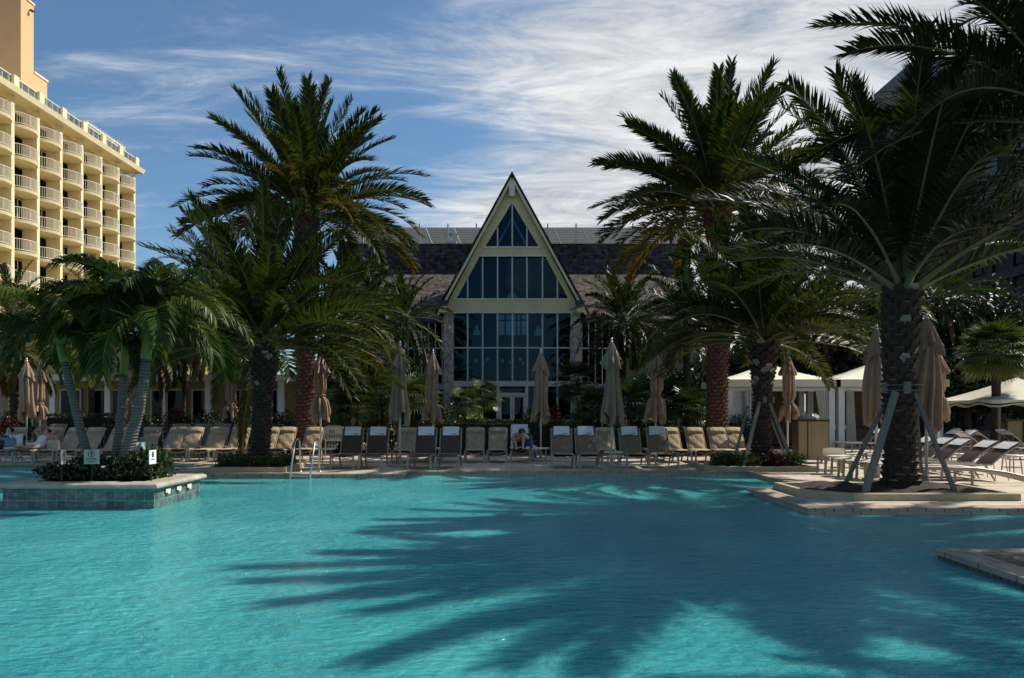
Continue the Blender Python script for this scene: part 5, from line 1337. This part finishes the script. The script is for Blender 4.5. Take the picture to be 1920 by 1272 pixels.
text(pn, '5½', .16, (-.06,-.016,.075), 'signtext'); text(pn, 'CENTER', .17, (.02,-.016,-.09), 'signtext')
b = MB(); b.bb(-.3,-.26,.02,.06,0,1.0); b.bb(.3,.34,.02,.06,0,1.0); b.bb(-.22,.22,.0,.04,PZ(799,Y_)-.01,PZ(799,Y_)+.02); part('post', b, M['frame'], S3)

# ------------------------------------------------------------------ iron fences
def fence(x0,x1,y,h,label):
    t = thing('iron_fence', label, 'fence', ((x0+x1)/2,y,0), group=None)
    b = MB(); b.bb(x0,x1,y-.015,y+.015,h-.04,h); b.bb(x0,x1,y-.015,y+.015,h-.2,h-.17); b.bb(x0,x1,y-.015,y+.015,.08,.12); part('rail', b, M['blackiron'], t, world=True)
    b = MB(); x = x0
    while x < x1: b.box((x,y,h/2),(.016,.016,h)); x += .12
    part('pickets', b, M['blackiron'], t, world=True)
    x = x0
    while x <= x1+.01:
        b = MB(); b.box((x,y,h/2+.03),(.08,.08,h+.06)); part('post', b, M['blackiron'], t, world=True); x += 2.4
fence(-15.6,-5.8,28.6,1.05,'low black iron fence between the rear loungers and the terrace building')
fence(-3.4,3.0,28.9,1.27,'low black iron fence behind the trimmed hedge before the hall')

# ------------------------------------------------------------------ bags, glasses, towels
x,y = PX(37,22.9),22.9; b = MB(); b.grid(lambda u,v: (lambda a: (math.cos(a)*(.18+.02*v)*(1+.08*math.sin(3*a)), math.sin(a)*.09, v*.36+(.02*math.cos(2*a)*v)))(u*2*math.pi), 40, 8, closed=True); b.prism([(math.cos(k*math.pi/8)*.17,math.sin(k*math.pi/8)*.08) for k in range(16)],0,.01)
solo('white_bag', b, M['towel'], 'white cloth bag standing on the side table at far left', 'bag', loc=(x-.12,y,.508), world=False, smooth=True)
b = MB(); b.box((0,0,.13),(.30,.10,.26),taper=.9); b.tube([(-.08,0,.25),(-.05,0,.36),(.05,0,.36),(.08,0,.25)], .012, 6)
solo('grey_handbag', b, mat('grey_blue_leather', (.16,.19,.27), .5), 'grey blue handbag beside the white cloth bag at far left', 'bag', loc=(PX(17,22.7),22.75,.508), world=False)
SPm, snt, sbs = newmat('spotted_bag_fabric'); vo = N(snt, 'ShaderNodeTexVoronoi', Scale=26.0); snt.links.new(coord(snt), vo.inputs['Vector']); snt.links.new(ramp(snt, vo.outputs[0], [(.28,(.06,.05,.03)),(.36,(.50,.45,.30))]), sbs.inputs['Base Color'])
b = MB(); b.box((0,0,.15),(.34,.14,.30),taper=.88); b.tube([(-.09,0,.29),(-.06,0,.42),(.06,0,.42),(.09,0,.29)], .010, 6)
solo('spotted_bag', b, SPm, 'spotted beige bag leaning on the lounger right of the person in white', 'bag', loc=(PX(99,23.2),23.25,.38), world=False)
b = MB(); b.grid(lambda u,v: ((u-.5)*.34+.03*math.sin(v*5), -.12*(1-v)+.05*math.sin(u*14), v*.62), 30, 12)
b.grid(lambda u,v: ((.5-u)*.34+.03*math.sin(v*5), .02-.12*(1-v)+.05*math.sin((1-u)*14), v*.62), 30, 12)
solo('draped_towel', b, mat('pale_grey_towel', (.42,.48,.46), .9, .15, 6, .3, 60), 'pale grey towel hanging over a lounger foot beside the right arching palm trunk', 'towel', loc=(PX(262,22.6),22.6,.02), world=False, smooth=True)
b = MB(); b.grid(lambda u,v: ((u-.5)*.30, -.05*(1-v)+.03*math.sin(u*12), v*.42), 24, 8); b.grid(lambda u,v: ((.5-u)*.30, .02-.05*(1-v)+.03*math.sin((1-u)*12), v*.42), 24, 8)
solo('draped_towel', b, M['navy'], 'dark navy cloth hung on a lounger behind the right arching palm trunk', 'towel', loc=(PX(264,24.1),24.0,.75), world=False, smooth=True)
b = MB(); b.lathe([(.001,0),(.035,0),(.04,.14),(.036,.14),(.032,.01),(.001,.01)], (0,0,0), 14)
solo('drink_glass', b, mat('dark_drink', (.10,.03,.02), .2), 'dark drink glass at the feet of the person in white', 'glass', loc=(PX(40,22.6),22.72,.508), world=False)

# ------------------------------------------------------------------ people
def figure(name, label, loc, rz, J, headdir=(0,-1,0), hair=True, cloth=()):
    """J: dict of joint positions (local). One continuous skinned body, hair and clothes as children."""
    order = ['pelvis','waist','chest','neck','head','crown','face',
             'lsh','lel','lwr','lpalm','rsh','rel','rwr','rpalm','lhip','lkn','lan','ltoe','rhip','rkn','ran','rtoe']
    par = {'waist':'pelvis','chest':'waist','neck':'chest','head':'neck','crown':'head','face':'head','lsh':'chest','lel':'lsh','lwr':'lel','lpalm':'lwr','rsh':'chest','rel':'rsh','rwr':'rel','rpalm':'rwr',
           'lhip':'pelvis','lkn':'lhip','lan':'lkn','ltoe':'lan','rhip':'pelvis','rkn':'rhip','ran':'rkn','rtoe':'ran'}
    rad = {'pelvis':(.14,.11),'waist':(.125,.095),'chest':(.15,.10),'neck':(.055,.055),'head':(.080,.085),'crown':(.075,.08),'face':(.035,.03),'lsh':.055,'rsh':.055,'lel':.042,'rel':.042,'lwr':.028,'rwr':.028,'lpalm':(.034,.018),'rpalm':(.034,.018),
           'lhip':.085,'rhip':.085,'lkn':.058,'rkn':.058,'lan':.037,'ran':.037,'ltoe':(.04,.025),'rtoe':(.04,.025)}
    vs = [Vector(J[k]) for k in order]; es = [(order.index(par[k]), order.index(k)) for k in order if k in par]
    rs = [rad[k] for k in order]
    for s_ in 'lr':
        w = Vector(J[s_+'wr']); p = Vector(J[s_+'palm']); d = (p-w).normalized(); sd_ = d.cross(Vector((0,.3,1))).normalized()
        pi = order.index(s_+'palm')
        for k in range(4):
            a = p+d*.03+sd_*((k-1.5)*.020); c = a+d*(.05+.008*(k in (1,2)))+Vector((0,0,-.008)); e = c+d*.025+Vector((0,0,-.014))
            n0 = len(vs); vs += [a,c,e]; rs += [.010,.009,.007]; es += [(pi,n0),(n0,n0+1),(n0+1,n0+2)]
        n0 = len(vs); a = p+sd_*.035+d*-.005; vs += [a,a+sd_*.025+d*.03]; rs += [.011,.009]; es += [(pi,n0),(n0,n0+1)]
    me = bpy.data.meshes.new(name); me.from_pydata([tuple(v) for v in vs], es, []); me.update()
    o = bpy.data.objects.new(name, me); col.objects.link(o); me.materials.append(M['skin'])
    sk = o.modifiers.new('skin','SKIN'); 
    for i,r_ in enumerate(rs):
        r_ = r_ if isinstance(r_, tuple) else (r_,r_); me.skin_vertices[0].data[i].radius = r_
    me.skin_vertices[0].data[0].use_root = True
    sb_ = o.modifiers.new('sub','SUBSURF'); sb_.levels = 2; sb_.render_levels = 2
    for p in me.polygons: p.use_smooth = True
    sk.use_smooth_shade = True
    dg = bpy.context.evaluated_depsgraph_get(); dg.update()
    ev = bpy.data.meshes.new_from_object(o.evaluated_get(dg)); o.modifiers.clear(); o.data = ev
    if not ev.materials: ev.materials.append(M['skin'])
    tag(o, label, 'person', None); o.location = loc; o.rotation_euler = (0,0,rz)
    def sleeve(nm, chain, r0, m, grow=1.0):
        b = MB(); b.tube([Vector(J[k]) if isinstance(k,str) else Vector(k) for k in chain], [x*grow for x in r0], 14, True, flat=.85); part(nm, b, m, o, True)
    for c_ in cloth: sleeve(*c_)
    if hair:
        h = Vector(J['head']).lerp(Vector(J['crown']), .55); b = MB()
        fd = (Vector(J['face'])-Vector(J['head'])).normalized(); up_ = (Vector(J['crown'])-Vector(J['head'])).normalized(); si = fd.cross(up_).normalized()
        def hf(u,v):
            a = u*2*math.pi; e = v*math.pi*.62
            dd = up_*math.cos(e)+(fd*math.cos(a)+si*math.sin(a))*math.sin(e)
            k = 1.0 - .35*max(0, math.cos(a))*max(0, math.sin(e)-.55)
            return h + dd*.112*k - fd*.015
        b.grid(hf, 20, 10, closed=True); part('hair', b, M['hair'], o, True)
    return o
# person seated in the middle, bent over knees, hands to the head
sz = .40
P1 = dict(pelvis=(0,.62,sz+.10),waist=(0,.58,sz+.25),chest=(-.02,.42,sz+.42),neck=(.02,.30,sz+.50),head=(.05,.20,sz+.52),crown=(.07,.13,sz+.56),face=(.05,.14,sz+.44),
  lsh=(-.17,.42,sz+.44),lel=(-.24,.24,sz+.28),lwr=(-.08,.10,sz+.33),lpalm=(-.03,.06,sz+.36),rsh=(.16,.40,sz+.44),rel=(.26,.22,sz+.34),rwr=(.14,.10,sz+.44),rpalm=(.11,.07,sz+.49),
  lhip=(-.10,.56,sz+.09),lkn=(-.17,.22,sz+.34),lan=(-.10,.08,sz+.05),ltoe=(-.12,-.06,sz+.03),rhip=(.10,.56,sz+.09),rkn=(.12,.20,sz+.40),ran=(.08,.10,sz+.05),rtoe=(.10,-.04,sz+.03))
o = figure('person', 'person in black shorts bent forward on a tan lounger, head in hands', (.24,22.75,0), 0, P1,
   cloth=(('shorts',['waist','pelvis','lhip',(-.15,.36,sz+.24)],[.13,.155,.115,.085],M['blackcloth']),('shorts',['pelvis','rhip',(.12,.34,sz+.27)],[.14,.115,.085],M['blackcloth'])))
b = MB(); b.grid(lambda u,v: (-.30+u*.62, .42+.20*v-.05*math.sin(u*9)*(1-v), .56+.60*v+.03*math.sin(u*11)-(.30*(1-v) if u<.2 or u>.8 else 0)), 40, 12)
b.grid(lambda u,v: (-.30+(1-u)*.62, .45+.20*v-.05*math.sin((1-u)*9)*(1-v), .56+.60*v+.03*math.sin((1-u)*11)-(.30*(1-v) if u<.2 or u>.8 else 0)), 40, 12)
b2 = MB()
def tw(u,v):
    s_ = -.04+1.08*v; x = -.27+.54*u+.012*math.sin(v*20); yq = 1.12+.37*s_-.075-.02*math.sin(u*8); return (x, yq, .36+.71*s_+.03)
b2.grid(tw, 24, 20); b2.grid(lambda u,v: (lambda p:(p[0],p[1]+.02,p[2]+.005))(tw(1-u,v)), 24, 20)
solo('white_towel', b2, M['towel'], 'white towel draped over the backrest behind the seated person in the middle', 'towel', loc=(.24,22.8,.02), world=False, smooth=True)
b3 = MB(); b3.grid(lambda u,v: ((u-.5)*.6, -.05+v*.9, .035*math.sin(u*13+v*3)*.6+.01), 30, 30); b3.grid(lambda u,v: ((.5-u)*.6, -.05+v*.9, .035*math.sin((1-u)*13+v*3)*.6-.004), 30, 30)
solo('white_towel', b3, M['towel'], 'white towel spread under the seated person in the middle, hanging over the lounger foot', 'towel', loc=(.24,22.82,.445), world=False, smooth=True)
b = MB(); b.grid(lambda u,v: (.25*u+.02*math.sin(v*7), -.02+.05*math.sin(u*6), .40*v-.1*u), 14, 12); b.grid(lambda u,v: (.25*(1-u)+.02*math.sin(v*7), .0+.05*math.sin((1-u)*6), .40*v-.1*(1-u)), 14, 12)
solo('blue_cloth', b, M['bluecloth'], 'blue patterned cloth hanging at the right side of the seated person', 'cloth', loc=(PX(984,22.9),23.35,.52), world=False, smooth=True)
# second bather, behind the round table: lying on the side, arm raised
P2 = dict(pelvis=(0,.45,.20),waist=(.0,.60,.28),chest=(0,.76,.36),neck=(0,.90,.46),head=(.0,.98,.54),crown=(0,1.03,.62),face=(0,.92,.58),
  lsh=(-.16,.78,.40),lel=(-.22,.56,.46),lwr=(-.08,.40,.56),lpalm=(-.04,.34,.60),rsh=(.16,.78,.40),rel=(.20,.55,.30),rwr=(.16,.34,.26),rpalm=(.15,.27,.25),
  lhip=(-.10,.42,.19),lkn=(-.14,.10,.46),lan=(-.12,-.12,.14),ltoe=(-.13,-.24,.10),rhip=(.10,.42,.19),rkn=(.15,.08,.42),ran=(.15,-.14,.10),rtoe=(.16,-.26,.08))
def shift(J, dz=0, **kw): 
    q = {k:(v[0],v[1],v[2]+dz) for k,v in J.items()}; q.update(kw); return q
figure('person', 'person with bent knees seated low behind the round table right of the middle', (PX(1004,24.6),24.3,-.05), R(8), P2, cloth=(('swimwear',['waist','pelvis','lhip'],[.12,.15,.10],M['bluecloth']),('swimwear',['pelvis','rhip'],[.14,.10],M['bluecloth'])))
# person in white lying at far left with raised arms
P3 = dict(pelvis=(0,.78,sz+.10),waist=(0,.95,sz+.16),chest=(0,1.12,sz+.32),neck=(0,1.22,sz+.46),head=(0,1.26,sz+.55),crown=(0,1.30,sz+.63),face=(-.02,1.18,sz+.60),
  lsh=(-.17,1.14,sz+.36),lel=(-.28,1.12,sz+.56),lwr=(-.12,1.10,sz+.63),lpalm=(-.07,1.09,sz+.66),rsh=(.17,1.14,sz+.36),rel=(.34,1.14,sz+.55),rwr=(.15,1.12,sz+.64),rpalm=(.10,1.10,sz+.68),
  lhip=(-.10,.74,sz+.09),lkn=(-.14,.38,sz+.14),lan=(-.14,.0,sz+.07),ltoe=(-.15,-.06,sz+.16),rhip=(.10,.74,sz+.09),rkn=(.12,.36,sz+.12),ran=(.10,-.02,sz+.07),rtoe=(.11,-.08,sz+.16))
figure('person', 'person in white clothes lying at far left, both arms raised to the head', (-14.9,22.66,0), R(0), P3,
   cloth=(('white_top',['chest','waist','pelvis'],[.165,.15,.165],M['towel']),('white_trousers',['pelvis','lhip','lkn'],[.16,.115,.085],M['towel']),('white_trousers',['pelvis','rhip','rkn'],[.15,.115,.085],M['towel'])))
figure('person', 'person in dark navy clothes reclining on the lounger at the left edge', (-16.1,22.66,0), R(0), shift(P3, 0, lel=(-.30,.95,sz+.30), lwr=(-.15,.80,sz+.30), lpalm=(-.08,.74,sz+.30), rel=(.30,.95,sz+.30), rwr=(.16,.78,sz+.30), rpalm=(.10,.72,sz+.30)),
   cloth=(('navy_top',['chest','waist','pelvis'],[.165,.15,.165],M['navy']),('navy_trousers',['pelvis','lhip','lkn'],[.16,.115,.085],M['navy']),('navy_trousers',['pelvis','rhip','rkn'],[.15,.115,.085],M['navy'])))
for o in list(up):
    if o.get('label') == 'x': bpy.data.objects.remove(o)
for o in [q for q in col.objects if q.get('label') == 'x']:
    for c in list(o.children): bpy.data.objects.remove(c)
    bpy.data.objects.remove(o)
